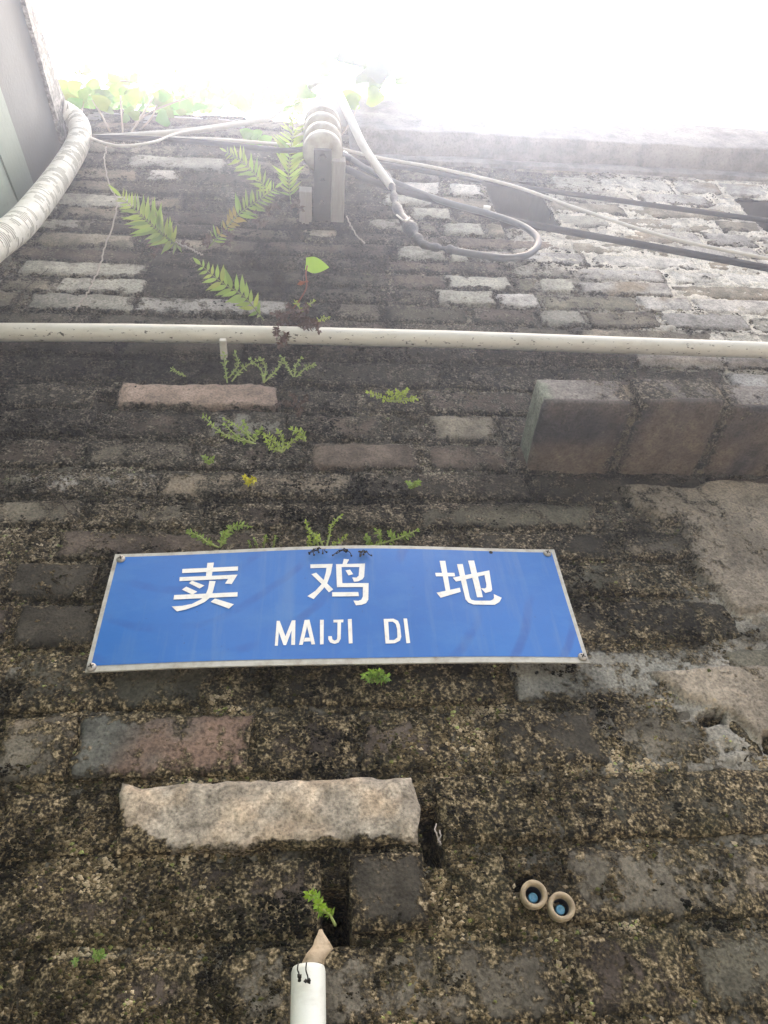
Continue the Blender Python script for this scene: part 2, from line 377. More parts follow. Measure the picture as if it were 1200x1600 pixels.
def hole(x0, y0, x1, y1, d, j=.003):
    a = W(x0, (y0+y1)/2); b = W(x1, (y0+y1)/2); c = W((x0+x1)/2, y1); e = W((x0+x1)/2, y0)
    HOLES.append((a[0], b[0], c[2], e[2], d, j))
hole(503, 1383, 546, 1482, .09); hole(655, 1262, 688, 1358, .06); hole(800, 1371, 832, 1392, .03)
hole(145, 612, 184, 640, .02); hole(712, 930, 745, 960, .01); hole(1090, 1118, 1132, 1134, .02)
hole(1190, 1150, 1230, 1180, .02)
HOLES += [(.460, .607, 3.295, 3.618, .22, .002)]
_o = W(1150, 312); _p = W(1192, 364)
HOLES += [(_o[0]-.01, _o[0]+.14, _p[2], _o[2], .22, .002)]

def plaster_amt(x, z):
    jx = fbm(x, z, 14, 4, 51)*.022
    return np.maximum.reduce([sstep(poly_dist(x, z, p)+jx, -.002, .012) for p in PLASTER])
def hm(x, z):                                     # relief of the mortar and crust
    pl = pale(x, z)/8
    lump = sstep(pl, .45, .75)
    h = -(1-lump)*.0010+fbm(x, z, 13, 3, 1)*.0035+fbm(x, z, 70, 3, 5)*.0034+fbm(x, z, 260, 2, 9)*.0018
    h = h+lump*(np.abs(fbm(x*.4, z, 30, 4, 21))*.013-.001)
    pa = plaster_amt(x, z)
    sm = .0145+fbm(x, z, 7, 4, 33)*.005+fbm(x, z, 50, 3, 35)*.0008+fbm(x, z, 20, 3, 37)*.0012
    return h*(1-pa)+sm*pa
def holecut(x, z):
    c = np.zeros(x.shape)
    for x0, x1, z0, z1, d, j in HOLES:
        if d > .2: continue
        jx = fbm(x, z, 60, 3, 77)*j*1.6
        e = np.minimum(np.minimum(x-x0, x1-x), np.minimum(z-z0, z1-z))+jx
        c = np.maximum(c, sstep(e, -.0005, .002)*d)
    return c

# courses from the photograph (height of each course top, read down the left side)
TOPS = [176, 190, 205, 222, 240, 262, 283, 303, 325, 347, 367, 390, 413, 437, 463, 492, 523, 558, 600, 641, 688, 735, 782, 830, 880, 942, 1020, 1118, 1228, 1350, 1490]
CZ = [W(150, t_)[2] for t_ in TOPS]
while CZ[-1] > 1.3: CZ.append(CZ[-1]-.079)
NB = len(CZ)-1
COLS = {'d': (.062, .055, .044), 'g': (.185, .165, .13), 'G': (.29, .28, .245), 't': (.42, .33, .25), 'r': (.19, .13, .10),
        'b': (.125, .10, .082), 'p': (.34, .26, .215), 'w': (.42, .40, .37), 'e': (.135, .125, .095), 'l': (.33, .315, .30)}
# explicit bricks: left px, right px, middle py, colour, moss cover, how proud (mm)
EXP = [(188, 654, 1278, 't', -.1, 11), (0, 119, 1160, 'g', .30, 7), (121, 392, 1162, 'r', .22, 8), (548, 702, 1430, 'd', .22, 10),
       (240, 500, 1430, 'b', .70, 3), (-100, 238, 1430, 'b', .66, 3), (878, 1290, 1355, 'g', .42, 6), (700, 876, 1430, 'd', .7, 3),
       (768, 940, 1130, 'd', .34, 4), (560, 705, 1155, 'b', .55, 3), (398, 556, 1160, 'b', .66, 3), (0, 182, 1285, 'b', .68, 3),
       (22, 148, 895, 'd', .30, 7), (30, 152, 970, 'd', .30, 7), (880, 1060, 1480, 'b', .55, 4), (60, 330, 1530, 'b', .62, 4),
       (0, 122, 705, 'b', .48, 5), (137, 302, 705, 'g', .50, 5), (304, 482, 705, 'b', .66, 4), (486, 647, 708, 'b', .14, 8), (672, 795, 728, 'b', .30, 6),
       (250, 550, 752, 'g', .46, 6), (20, 246, 750, 'w', .55, 4), (182, 432, 618, 'p', .15, 10), (325, 448, 662, 'G', .40, 6), (0, 140, 618, 'd', .55, 4),
       (450, 600, 665, 'b', .5, 5), (676, 777, 685, 'g', .36, 7), (664, 830, 632, 'b', .46, 5), (140, 320, 805, 'g', .55, 5), (322, 500, 805, 'b', .62, 4), (502, 640, 805, 'd', .62, 4),
       (43, 210, 477, 'G', .22, 8), (213, 455, 474, 'w', .34, 7), (-60, 26, 478, 'g', .2, 8), (90, 230, 447, 'G', .15, 8), (0, 82, 450, 'g', .35, 6),
       (30, 229, 425, 'G', .25, 8), (52, 212, 378, 'g', .18, 7), (55, 132, 356, 'G', .3, 7), (95, 192, 334, 'g', .3, 7), (105, 182, 293, 'g', .3, 6), (225, 275, 285, 'w', .25, 7),
       (232, 290, 310, 'g', .3, 6), (620, 684, 286, 'w', .15, 7), (700, 748, 290, 'w', .15, 7), (597, 681, 319, 'G', .25, 7), (640, 702, 339, 'G', .12, 8),
       (577, 648, 365, 'G', .28, 7), (693, 755, 363, 'G', .15, 7), (623, 698, 405, 'G', .10, 8), (708, 731, 409, 'G', .2, 7), (697, 795, 439, 'G', .2, 8),
       (613, 692, 433, 'b', .3, 6), (683, 768, 464, 'G', .15, 9), (777, 838, 466, 'l', .2, 7), (527, 594, 502, 'g', .3, 6), (467, 524, 362, 't', .35, 7),
       (840, 892, 440, 'G', .05, 8), (803, 962, 470, 'l', .12, 8), (843, 912, 499, 'G', .25, 7), (1000, 1075, 475, 'l', .0, 8), (1040, 1165, 506, 'l', .0, 9),
       (1087, 1230, 480, 'l', -.1, 8), (965, 1060, 505, 'g', .2, 7), (740, 838, 500, 'b', .4, 5), (300, 450, 660, 'g', .5, 5),
       (1000, 1130, 575, 'l', .15, 7), (1135, 1300, 590, 'l', .15, 7)]
BR = [[] for _ in range(NB)]                      # per course: x0, x1, colour, cover, proud
for x0, x1, ym, c_, cov, pr in EXP:
    z = W((x0+x1)/2, ym)[2]
    for i in range(NB):
        if CZ[i+1] <= z < CZ[i]:
            a, b = W(x0, ym)[0], W(x1, ym)[0]
            if all(b <= q[0]+.004 or a >= q[1]-.004 for q in BR[i]): BR[i].append((a, b, c_, cov, pr, True))
XL, XR = -.62, 2.3
for i in range(NB):
    L = sorted(BR[i]); out = []; cur = XL
    def fill(a, b):
        x = a
        while b-x > .03:
            l = random.choice([.285, .285, .27, .14, .22]) if i > 8 else random.choice([.28, .27, .14, .22])
            if b-x-l < .07: l = b-x
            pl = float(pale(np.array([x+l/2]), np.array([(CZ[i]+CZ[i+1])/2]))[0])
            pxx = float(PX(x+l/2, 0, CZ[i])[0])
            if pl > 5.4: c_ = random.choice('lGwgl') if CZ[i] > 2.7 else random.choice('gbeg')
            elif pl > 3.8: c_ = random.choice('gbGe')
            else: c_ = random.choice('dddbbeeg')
            out.append((x+random.uniform(0, .004), x+l-random.uniform(.009, .016), c_, .72+(.13 if CZ[i] < 2.1 else 0)-pl*.09+random.uniform(-.16, .16), random.uniform(3.0, 7.5), False)); x += l
    for q in L:
        if q[0]-cur > .03: fill(cur, q[0])
        out.append(q); cur = q[1]+.008
    fill(cur, XR if i < 25 else 1.4); BR[i] = out

# ---------------------------------------------------------------- the setting
g = MB(); box(g, (-4, -5, -.15), (6, .0, 0)); ground = g.build('lane_paving', M['paving'], None, False); tag(ground, kind='structure')

wall = thing('brick_wall', 'old mossy grey brick wall of a lane house with blackened stains and pale patches', 'wall', (0, 0, 0))
# mortar sheet: fine where the photograph looks, coarse beyond
def span(z): return np.interp(z, [1.5, 2.0, 2.8, 4.2], [-.42, -.5, -.66, -.72]), np.interp(z, [1.5, 2.0, 2.8, 4.2], [.62, .8, 1.25, 1.95])
nz, nx = 760, 640
zs = 1.50+(4.06-1.50)*np.linspace(0, 1, nz)**1.25
zs = np.concatenate([[0, .4, .8, 1.1, 1.3, 1.42], zs]); U = np.linspace(0, 1, nx)
lo, hi = span(zs); X = lo[:, None]+(hi-lo)[:, None]*U[None, :]
X = np.maximum(X, -.66)
X = np.concatenate([np.full((len(zs), 1), -.68), X, (hi[:, None]+(3.4-hi)[:, None]*np.array([.1, .3, .6, 1.])[None, :])], 1)
Z = np.repeat(zs[:, None], X.shape[1], 1)
px_, _ = PX(X, 0*X, Z)
topz = 4.02+fbm(X, X*0, 5, 4, 90)*.03
Zc = np.minimum(Z, topz)
H = hm(X, Zc); cut = holecut(X, Zc)
Y = -H+cut
pl = pale(X, Zc); pa = plaster_amt(X, Zc)
cov = .98-pl*.105+fbm(X, Zc, 6, 3, 11)*.10
cov = np.where(pa > .5, .27-(pl-5)*.05+fbm(X, Zc, 9, 4, 61)*.30, cov)
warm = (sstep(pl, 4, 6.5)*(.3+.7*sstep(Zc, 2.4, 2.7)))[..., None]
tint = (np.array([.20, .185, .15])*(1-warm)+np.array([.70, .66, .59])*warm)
tint = np.where((pa > .4)[..., None], np.array([.28, .24, .19])*(1+.6*fbm(X, Zc, 5, 4, 71))[..., None], tint)
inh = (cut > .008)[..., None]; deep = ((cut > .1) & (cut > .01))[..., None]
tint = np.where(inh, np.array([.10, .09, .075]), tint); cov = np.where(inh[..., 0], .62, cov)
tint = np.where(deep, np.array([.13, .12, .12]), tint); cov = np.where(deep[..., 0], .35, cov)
V = np.stack([X, Y, Zc], -1).reshape(-1, 3); r_, c_ = X.shape
I = np.arange(r_*c_).reshape(r_, c_)
Fq = np.stack([I[:-1, :-1], I[:-1, 1:], I[1:, 1:], I[1:, :-1]], -1).reshape(-1, 4)
OPEN = [h_ for h_ in HOLES if h_[4] > .2]; fc = V[Fq].mean(1); kp = np.ones(len(Fq), bool)
for h_ in OPEN: kp &= ~((fc[:, 0] > h_[0]) & (fc[:, 0] < h_[1]) & (fc[:, 2] > h_[2]) & (fc[:, 2] < h_[3]))
Fq = Fq[kp]
T4 = np.concatenate([tint.reshape(-1, 3), np.ones((r_*c_, 1))], 1)
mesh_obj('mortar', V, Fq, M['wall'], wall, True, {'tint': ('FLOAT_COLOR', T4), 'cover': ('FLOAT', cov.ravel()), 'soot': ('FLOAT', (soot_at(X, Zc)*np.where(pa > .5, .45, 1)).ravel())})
mb = MB(); box(mb, (-.68, .26, 0), (3.4, .36, 4.0)); mb.build('wall_core', M['cement'], wall, False)
mb = MB(); box(mb, (-.68, .0, 3.93), (3.4, .26, 4.0)); mb.build('wall_top', M['cement'], wall, False)

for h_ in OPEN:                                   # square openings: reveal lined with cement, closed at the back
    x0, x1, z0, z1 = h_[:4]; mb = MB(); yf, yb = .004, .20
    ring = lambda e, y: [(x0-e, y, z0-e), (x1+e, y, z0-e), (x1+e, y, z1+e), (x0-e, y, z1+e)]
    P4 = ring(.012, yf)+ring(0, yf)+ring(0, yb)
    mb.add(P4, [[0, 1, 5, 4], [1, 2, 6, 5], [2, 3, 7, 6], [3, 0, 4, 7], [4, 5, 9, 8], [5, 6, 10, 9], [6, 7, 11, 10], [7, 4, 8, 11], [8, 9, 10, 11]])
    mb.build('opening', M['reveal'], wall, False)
RECT = []
def make_brick(x0, x1, z0, z1, col, cov, pr, i, quality, ex=False):
    L = x1-x0; Hh = z1-z0
    nx_, nz_ = (max(8, int(L/.006)), 12) if quality else (max(6, int(L/.016)), 6)
    u = np.linspace(0, 1, nx_+1); v = np.linspace(0, 1, nz_+1)
    u = .5-.5*np.cos(np.pi*u)*(.35)-(u*-1+.5)*.65*1.0 if False else u
    Xg, Zg = np.meshgrid(x0+L*u, z0+Hh*v)
    e = np.minimum(np.minimum(Xg-x0, x1-Xg), np.minimum(Zg-z0, z1-Zg))
    seed = random.randint(0, 9999)
    jx = fbm(Xg, Zg, 35, 3, seed)*.007*np.exp(-e/.02); jz = fbm(Xg, Zg, 30, 3, seed+50)*.005*np.exp(-e/.015)
    tl = random.uniform(-.03, .03)*Hh
    depth = pr*.001+fbm(Xg, Zg, 9, 3, seed+9)*.002+fbm(Xg, Zg, 60, 3, seed+3)*.0010+fbm(Xg, Zg, 250, 2, 13)*.0006
    if col == 't': depth = depth+np.abs(fbm(Xg, Zg*1.6, 32, 4, 777))*.006
    depth = depth-np.exp(-e/.0025)*(.0035+.003*fbm(Xg, Zg, 60, 2, seed+7))-np.exp(-e/.008)*np.maximum(0, fbm(Xg, Zg, 25, 3, seed+17))*.012
    Yg = -depth
    rows = [np.stack([Xg+jx, Yg, Zg+jz+tl*(u-.5)[None, :]], -1)]
    A = rows[0]; n0 = A.shape[0]*A.shape[1]
    idx = np.arange(n0).reshape(A.shape[:2])
    ring = np.concatenate([idx[0, :], idx[1:, -1], idx[-1, :-1][::-1], idx[1:-1, 0][::-1]])
    V0 = A.reshape(-1, 3); back = V0[ring].copy(); back[:, 1] = .02
    V1 = np.concatenate([V0, back]); nr = len(ring)
    F1 = np.stack([idx[:-1, :-1], idx[:-1, 1:], idx[1:, 1:], idx[1:, :-1]], -1).reshape(-1, 4)
    k_ = np.arange(nr); F2 = np.stack([ring[(k_+1) % nr], ring, n0+k_, n0+(k_+1) % nr], -1)
    b = np.array(COLS[col])*random.uniform(.88, 1.12)
    xx, zz = V1[:, 0], V1[:, 2]
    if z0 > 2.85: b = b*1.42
    tn = b*(1+.30*fbm(xx, zz, 14, 4, seed+31))[:, None]
    if col == 'r': s_ = sstep(fbm(xx, zz, 16, 4, 301)*.35+(xx-x0)/L-.40-(zz-z0)*3, -.15, .2)[:, None]; tn = tn*s_*1.15+np.array([.13, .13, .115])*(1-s_)
    if col == 't': s_ = sstep(fbm(xx, zz, 28, 4, 302), -.25, .5)[:, None]; tn = np.array([.44, .35, .255])*s_+np.array([.34, .30, .245])*(1-s_); tn = tn*(1+.6*fbm(xx, zz, 120, 3, 5))[:, None]
    if col in 'gbd': tn = tn*(.8+.4*sstep(fbm(xx, zz, 26, 4, seed+5), -.3, .4))[:, None]
    if col in 'gl': s_ = sstep(fbm(xx, zz, 9, 4, seed+2), .1, .5)[:, None]; tn = tn*(1-s_)+np.array([.30, .25, .19])*s_
    ee = np.concatenate([e.ravel(), e.ravel()[ring]])
    cv = cov+fbm(xx, zz, 12, 4, seed+77)*.26+np.exp(-ee/.008)*(.42 if col != 't' else .15)
    if col == 't': cv = cv+1.1*sstep(fbm(xx, zz, 22, 3, 311)*.02+(z0+.012-zz), -.004, .010)*(.4+.6*sstep(xx, x0+.12, x0+.16))+.9*sstep((.030-(xx-x0))*.9+(z0+.020-zz)+.012*fbm(xx, zz, 40, 3, 3), 0, .01)
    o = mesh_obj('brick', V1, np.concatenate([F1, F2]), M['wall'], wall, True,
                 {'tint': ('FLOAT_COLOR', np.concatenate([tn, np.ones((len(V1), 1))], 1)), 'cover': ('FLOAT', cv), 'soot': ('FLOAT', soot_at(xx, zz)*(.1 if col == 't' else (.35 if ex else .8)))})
    origin(o, ((x0+x1)/2, 0, z0)); RECT.append((x0, x1, z0, z1, pr*.001, cov))
    return o
def visible(x0, x1, z0, z1):
    a, b = PX(np.array([x0, x1, x0, x1]), np.zeros(4), np.array([z0, z0, z1, z1]))
    return a.max() > -60 and a.min() < 1500 and b.max() > 100 and b.min() < 1720
nbr = 0
for i in range(NB):
    z1, z0 = CZ[i]-.004, CZ[i+1]+.006
    for (a, b, c_, cv, pr, ex) in BR[i]:
        if b-a < .03 or not visible(a, b, z0, z1): continue
        segs = [(a, b)]
        for h0, h1, k0, k1, d, j in HOLES:
            if d < .015 or min(z1, k1)-max(z0, k0) < .012: continue
            ns = []
            for p, q in segs:
                if h1 < p or h0 > q: ns.append((p, q))
                else:
                    if h0-p > .02: ns.append((p, h0-.001))
                    if q-h1 > .02: ns.append((h1+.001, q))
            segs = ns
        for p, q in segs:
            if q-p < .025: continue
            xm = np.array([(p+q)/2]); zm = np.array([(z0+z1)/2])
            if plaster_amt(xm, zm)[0] > .95: continue
            make_brick(p, q, z0, z1, c_, cv, pr, i, z0 < 3.0, ex); nbr += 1
print('bricks', nbr)

# projecting course of headers
zb = 2.392; zt = zb+.066; prj = .132
hx = [W(823, 738)[0]]; 
for pxj in (960, 1094, 1230, 1370): hx.append(W(pxj, 745)[0])
for q in range(4):
    x0, x1 = hx[q]+(.005 if q else 0), hx[q+1]-.005
    n1_, n2_, n3_ = 16, 16, 8
    bm = bmesh.new(); bmesh.ops.create_cube(bm, size=1)
    bmesh.ops.subdivide_edges(bm, edges=bm.edges[:], cuts=13, use_grid_fill=True)
    sd_ = 400+q; dy = [0, -.006, .003, 0][q]; tilt = [.0, .012, -.01, .0][q]
    for v_ in bm.verts:
        p = v_.co; x = x0+(x1-x0)*(p.x+.5); y = -prj+dy+(prj+.03)*(p.y+.5); z = zb+(zt-zb)*(p.z+.5)+tilt*p.x*.3
        ed = sorted([.5-abs(p.x), .5-abs(p.y), .5-abs(p.z)])
        rr = max(0, .04-ed[1])*.05
        n_ = float(fbm(np.array([x*1.0+y]), np.array([z+y*.7]), 30, 3, sd_)[0])*.0016
        cx_ = (x0+x1)/2; cz_ = (zb+zt)/2
        v_.co = (x-(1 if p.x > 0 else -1)*rr+n_, y+rr*(1 if p.y < 0 else 0)+n_, z-(1 if p.z > 0 else -1)*rr+n_)
    me = bpy.data.meshes.new('brick'); bm.to_mesh(me); bm.free(); n_v = len(me.vertices)
    A = np.zeros(n_v*3, np.float32); me.vertices.foreach_get('co', A); A = A.reshape(-1, 3)
    for p_ in me.polygons: p_.use_smooth = True
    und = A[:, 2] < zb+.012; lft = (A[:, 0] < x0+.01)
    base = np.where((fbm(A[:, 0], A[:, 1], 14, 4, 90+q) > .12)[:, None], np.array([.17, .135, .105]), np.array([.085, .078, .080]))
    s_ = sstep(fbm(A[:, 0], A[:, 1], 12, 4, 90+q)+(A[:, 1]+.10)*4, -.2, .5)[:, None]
    und_c = np.array([.060, .056, .060])*(1-s_)+np.array([.15, .12, .095])*s_  # underside shade painted into the tint, with tan stain towards the wall
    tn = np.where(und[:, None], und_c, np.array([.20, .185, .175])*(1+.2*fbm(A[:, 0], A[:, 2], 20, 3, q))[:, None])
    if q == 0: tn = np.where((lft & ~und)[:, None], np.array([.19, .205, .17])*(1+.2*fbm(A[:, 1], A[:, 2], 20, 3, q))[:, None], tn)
    cv = np.where(und, .16, .42+.2*np.sin(q*2.)) + .22*fbm(A[:, 0]+A[:, 2], A[:, 1], 15, 3, q+8)
    ex_ = np.minimum(A[:, 0]-x0, x1-A[:, 0]) if q else x1-A[:, 0]
    cv = cv+.5*np.exp(-np.maximum(ex_, 0)/.010)
    if q == 0: cv = np.where(lft, .12, np.where(~und & (A[:, 0] < x0+.075), .10, cv))
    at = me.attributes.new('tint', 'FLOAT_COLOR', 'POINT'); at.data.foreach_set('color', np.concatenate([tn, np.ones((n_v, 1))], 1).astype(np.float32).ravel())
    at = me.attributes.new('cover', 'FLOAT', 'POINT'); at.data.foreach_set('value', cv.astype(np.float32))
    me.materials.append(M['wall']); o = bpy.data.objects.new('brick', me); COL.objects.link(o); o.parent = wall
    o['label'] = 'header brick projecting from the wall face'
    origin(o, ((x0+x1)/2, 0, zb))
# mortar between the projecting headers
mb = MB()
for q in range(1, 4):
    xj = hx[q]; yy = np.linspace(-prj+.006, .01, 26); V_ = []
    for y in yy:
        for (dx, dz) in ((-.008, 0), (.0, -.002), (.008, 0), (.008, 1), (-.008, 1)):
            z = zb+.004 if dz <= 0 else zt-.004
            V_.append((xj+dx+random.uniform(-.0015, .0015), y+random.uniform(-.001, .001), z+(dz if dz < 0 else 0)*1+random.uniform(-.0025, .0015)))
    Fj = [[i_*5+k_, i_*5+(k_+1) % 5, (i_+1)*5+(k_+1) % 5, (i_+1)*5+k_] for i_ in range(25) for k_ in range(5)]+[[4, 3, 2, 1, 0]]
    mb.add(V_, Fj)
nv = len(mb.v)
mesh_obj('header_mortar', mb.v, mb.f, M['wall'], wall, True, {'tint': ('FLOAT_COLOR', [(.26, .22, .16, 1)]*nv), 'cover': ('FLOAT', [.55]*nv)})

# cornice and parapet
def rough_box(name, x0, x1, y0, y1, z0a, z1a, z1b, mat, nx_=90, amp=.004, seed=0):
    prof = [(y1, 0), (y0+.01, 0), (y0, .02), (y0-.003, .35), (y0, .7), (y0+.002, .97), (y0+.02, 1), (y1, 1)]
    pr2 = []
    for (a, b), (c_, d_) in zip(prof[:-1], prof[1:]):
        for t_ in np.linspace(0, 1, 7)[:-1]: pr2.append((a+(c_-a)*t_, b+(d_-b)*t_))
    pr2.append(prof[-1]); V_ = []
    for ix in range(nx_+1):
        x = x0+(x1-x0)*ix/nx_; zt_ = z1a+(z1b-z1a)*ix/nx_
        for (y, t_) in pr2:
            z = z0a+(zt_-z0a)*t_
            n_ = float(fbm(np.array([x]), np.array([z+y]), 7, 4, seed)[0])*amp+float(fbm(np.array([x]), np.array([z+y]), 40, 3, seed)[0])*amp*.5
            V_.append((x, y-n_, z+n_*(1.6 if t_ > .9 else .7)))
    m_ = len(pr2)
    F_ = [[i_*m_+k_, (i_+1)*m_+k_, (i_+1)*m_+k_+1, i_*m_+k_+1] for i_ in range(nx_) for k_ in range(m_-1)]
    F_ += [list(range(m_))[::1], [nx_*m_+k_ for k_ in range(m_)][::-1]]
    return mesh_obj(name, V_, F_, mat, wall, True)
za, zb2 = W(620, 152, .07)[2], W(1200, 206, .07)[2]
rough_box('cornice', .105, 2.6, -.072, .0, 3.742, za, zb2-.1, M['cement'], 120, .004, 3)
rough_box('drip_band', .16, 2.6, -.014, .0, 3.69, 3.74, 3.74, M['cement'], 90, .003, 8)
rough_box('parapet', .34, .78, -.02, .12, 4.1, 4.62, 4.50, M['soffit'], 30, .008, 12)
rough_box('parapet', .02, .20, .0, .10, 3.95, 4.40, 4.52, M['soffit'], 20, .008, 14)

# ---------------------------------------------------------------- crust of moss and lichen grains on the wall (uncountable)
def grains(count):
    z = 1.52+(3.75-1.52)*rng.random(count)**1.7
    lo_, hi_ = span(z); x = lo_+.02+(hi_-lo_-.1)*rng.random(count)
    x = np.maximum(x, -.61)
    px, py = PX(x, 0*x, z)
    h = hm(x, z); cov_ = .98-pale(x, z)*.105+.15
    for (x0, x1, z0, z1, pr, cv) in RECT:
        mk = (x > x0+.003) & (x < x1-.003) & (z > z0+.002) & (z < z1-.002)
        h = np.where(mk, np.maximum(h, pr-.0005), h); cov_ = np.where(mk, cv, cov_)
    pa_ = plaster_amt(x, z); cov_ = np.where(pa_ > .3, .12, cov_)
    n_ = fbm(x, z, 38, 3, 201)*.5+fbm(x, z, 110, 2, 203)*.35+fbm(x, z, 9, 3, 205)*.3
    keep = (cov_+n_*.9 > .62) & (holecut(x, z) < .004) & (px > -150) & (px < 1380)
    for h_ in OPEN: keep &= ~((x > h_[0]-.002) & (x < h_[1]+.002) & (z > h_[2]-.002) & (z < h_[3]+.002))
    keep &= ~((z > zb-.002) & (z < zt+.004) & (x > hx[0]-.004))
    return x[keep], h[keep], z[keep]
gx, gh, gz = grains(420000)
n = len(gx); print('grains', n)
sz = (.0008+.0016*rng.random(n)**2.6)*(1+.25*np.clip(gz-2, 0, 2))
oct_ = np.array([[1, 0, 0], [-1, 0, 0], [0, 1, 0], [0, -1, 0], [0, 0, 1], [0, 0, -1]], float)
V = oct_[None]*sz[:, None, None]*(.55+.9*rng.random((n, 6, 1)))
an = rng.random(n)*6.28; ca, sa = np.cos(an)[:, None], np.sin(an)[:, None]
Vx = V[..., 0]*ca-V[..., 2]*sa; Vz = V[..., 0]*sa+V[..., 2]*ca; Vy = V[..., 1]*.8
V = np.stack([Vx*1.25+gx[:, None], Vy-(gh+sz*.25)[:, None], Vz+gz[:, None]], -1).reshape(-1, 3)
tf = np.array([[0, 2, 4], [2, 1, 4], [1, 3, 4], [3, 0, 4], [2, 0, 5], [1, 2, 5], [3, 1, 5], [0, 3, 5]])
Fg = (np.arange(n)[:, None, None]*6+tf[None]).reshape(-1, 3)
jn = np.ones(n); 
for (x0, x1, z0, z1, pr, cv) in RECT: jn[(gx > x0) & (gx < x1) & (gz > z0) & (gz < z1)] = 0
t_ = np.clip(.42+.15*jn+.6*fbm(gx, gz, 20, 4, 231)+.45*fbm(gx, gz, 6, 3, 233)+.35*fbm(gx, gz, 120, 3, 237)+.13*rng.standard_normal(n)+(pale(gx, gz)-3)*.05, 0, 1)
st = np.array([0, .35, .6, .8, 1.]); cs = np.array([(.010, .009, .007), (.030, .025, .014), (.105, .080, .042), (.26, .20, .11), (.50, .41, .27)])
gc = np.stack([np.interp(t_, st, cs[:, j]) for j in range(3)], -1)
grn = (rng.random(n) < .07)[:, None]; gc = np.where(grn, gc*np.array([.8, 1.1, .6]), gc)
upz = sstep(gz+.15*fbm(gx, gz, 5, 3, 411), 2.02, 2.4)[:, None]; lum_ = gc.mean(1, keepdims=True)
lum_ = gc.mean(1, keepdims=True); gc = gc*.95+lum_*.05
gc = gc*(1-upz)+(lum_*.4+gc*.6)*.72*upz
gc = gc*(1-.8*soot_at(gx, gz))[:, None]; gc = np.repeat(gc, 6, 0)
o = mesh_obj('moss', V, Fg, M['grain'], wall, False, {'tint': ('FLOAT_COLOR', np.concatenate([gc, np.ones((len(gc), 1))], 1))})
o['kind'] = 'stuff'

# ---------------------------------------------------------------- neighbouring wall at the left with its stepped eave
nb = thing('rendered_wall', 'pale green rendered side wall of the next house with a mouldy stepped edge, at far left', 'wall', (-.63, 0, 0))
X0 = -.632
def side_band(name, mat, lowpx, highpx, x, thick, lab=None):
    V_ = []
    for L in (lowpx, highpx):
        if L is None: pts = [(0.0, 0.0), (-1.6, 0.0)]
        else:
            A, B = WX(L[0][0], L[0][1], x), WX(L[1][0], L[1][1], x); s_ = (B[2]-A[2])/(B[1]-A[1])
            pts = [(0.0, A[2]+s_*(0-A[1])), (-1.6, A[2]+s_*(-1.6-A[1]))]
        V_.append(pts)
    n_ = 30; VV = []
    for i_ in range(n_+1):
        t_ = i_/n_
        for pts in V_:
            y = pts[0][0]+(pts[1][0]-pts[0][0])*t_; z = pts[0][1]+(pts[1][1]-pts[0][1])*t_
            jj = random.uniform(-.003, .003) if pts is V_[1] and name == 'coping' else 0
            VV += [(x+jj*.5, y, z+jj), (x-thick, y, z+jj)]
    FF = []
    for i_ in range(n_):
        a = i_*4; b = a+4
        FF += [[a, a+2, b+2, b], [a+1, b+1, b+3, a+3], [a, b, b+1, a+1], [a+2, a+3, b+3, b+2]]
    FF += [[0, 1, 3, 2], [n_*4, n_*4+2, n_*4+3, n_*4+1]]
    return mesh_obj(name, VV, FF, mat, nb, False)
side_band('wall_face', M['green'], None, [(0, 240), (32, 320)], X0, .10)
side_band('moulding', M['green2'], [(0, 240), (32, 320)], [(0, 135), (55, 295)], X0+.004, .11)
side_band('soffit_band', M['soffit'], [(0, 135), (55, 295)], [(61, 82), (102, 232)], X0, .11)
side_band('coping', M['coping'], [(61, 82), (102, 232)], [(70, 60), (118, 205)], X0+.010, .13)
rebase(nb)

# ---------------------------------------------------------------- street plate
A = [W(180, 866, .019), W(866, 858, .019), W(921, 1036, .019), W(133, 1050, .019)]
SX0 = (A[0][0]+A[3][0])/2; SX1 = (A[1][0]+A[2][0])/2
ZT = lambda x: A[0][2]+(A[1][2]-A[0][2])*(x-SX0)/(SX1-SX0)
ZB = lambda x: A[3][2]+(A[2][2]-A[3][2])*(x-SX0)/(SX1-SX0)
def soff(x, z):
    t = (x-SX0)/(SX1-SX0); v = (z-ZB(x))/(ZT(x)-ZB(x))
    return .019+.0105*math.sin(math.pi*min(1, max(0, t)))**1.2*(.75+.25*v)+.0012*math.sin(9*t+3*v)
def SP(px, py, lift=0):                            # pixel -> point on the bowed plate
    o_ = .02
    for _ in range(6):
        p = W(px, py, o_+lift); o_ = soff(p[0], p[2])
    return W(px, py, o_+lift)
zc = (A[0][2]+A[3][2])/2
sign = thing('street_sign', 'blue enamel street name plate with white Chinese characters over MAIJI DI', 'sign', ((SX0+SX1)/2, -.013, A[3][2]))
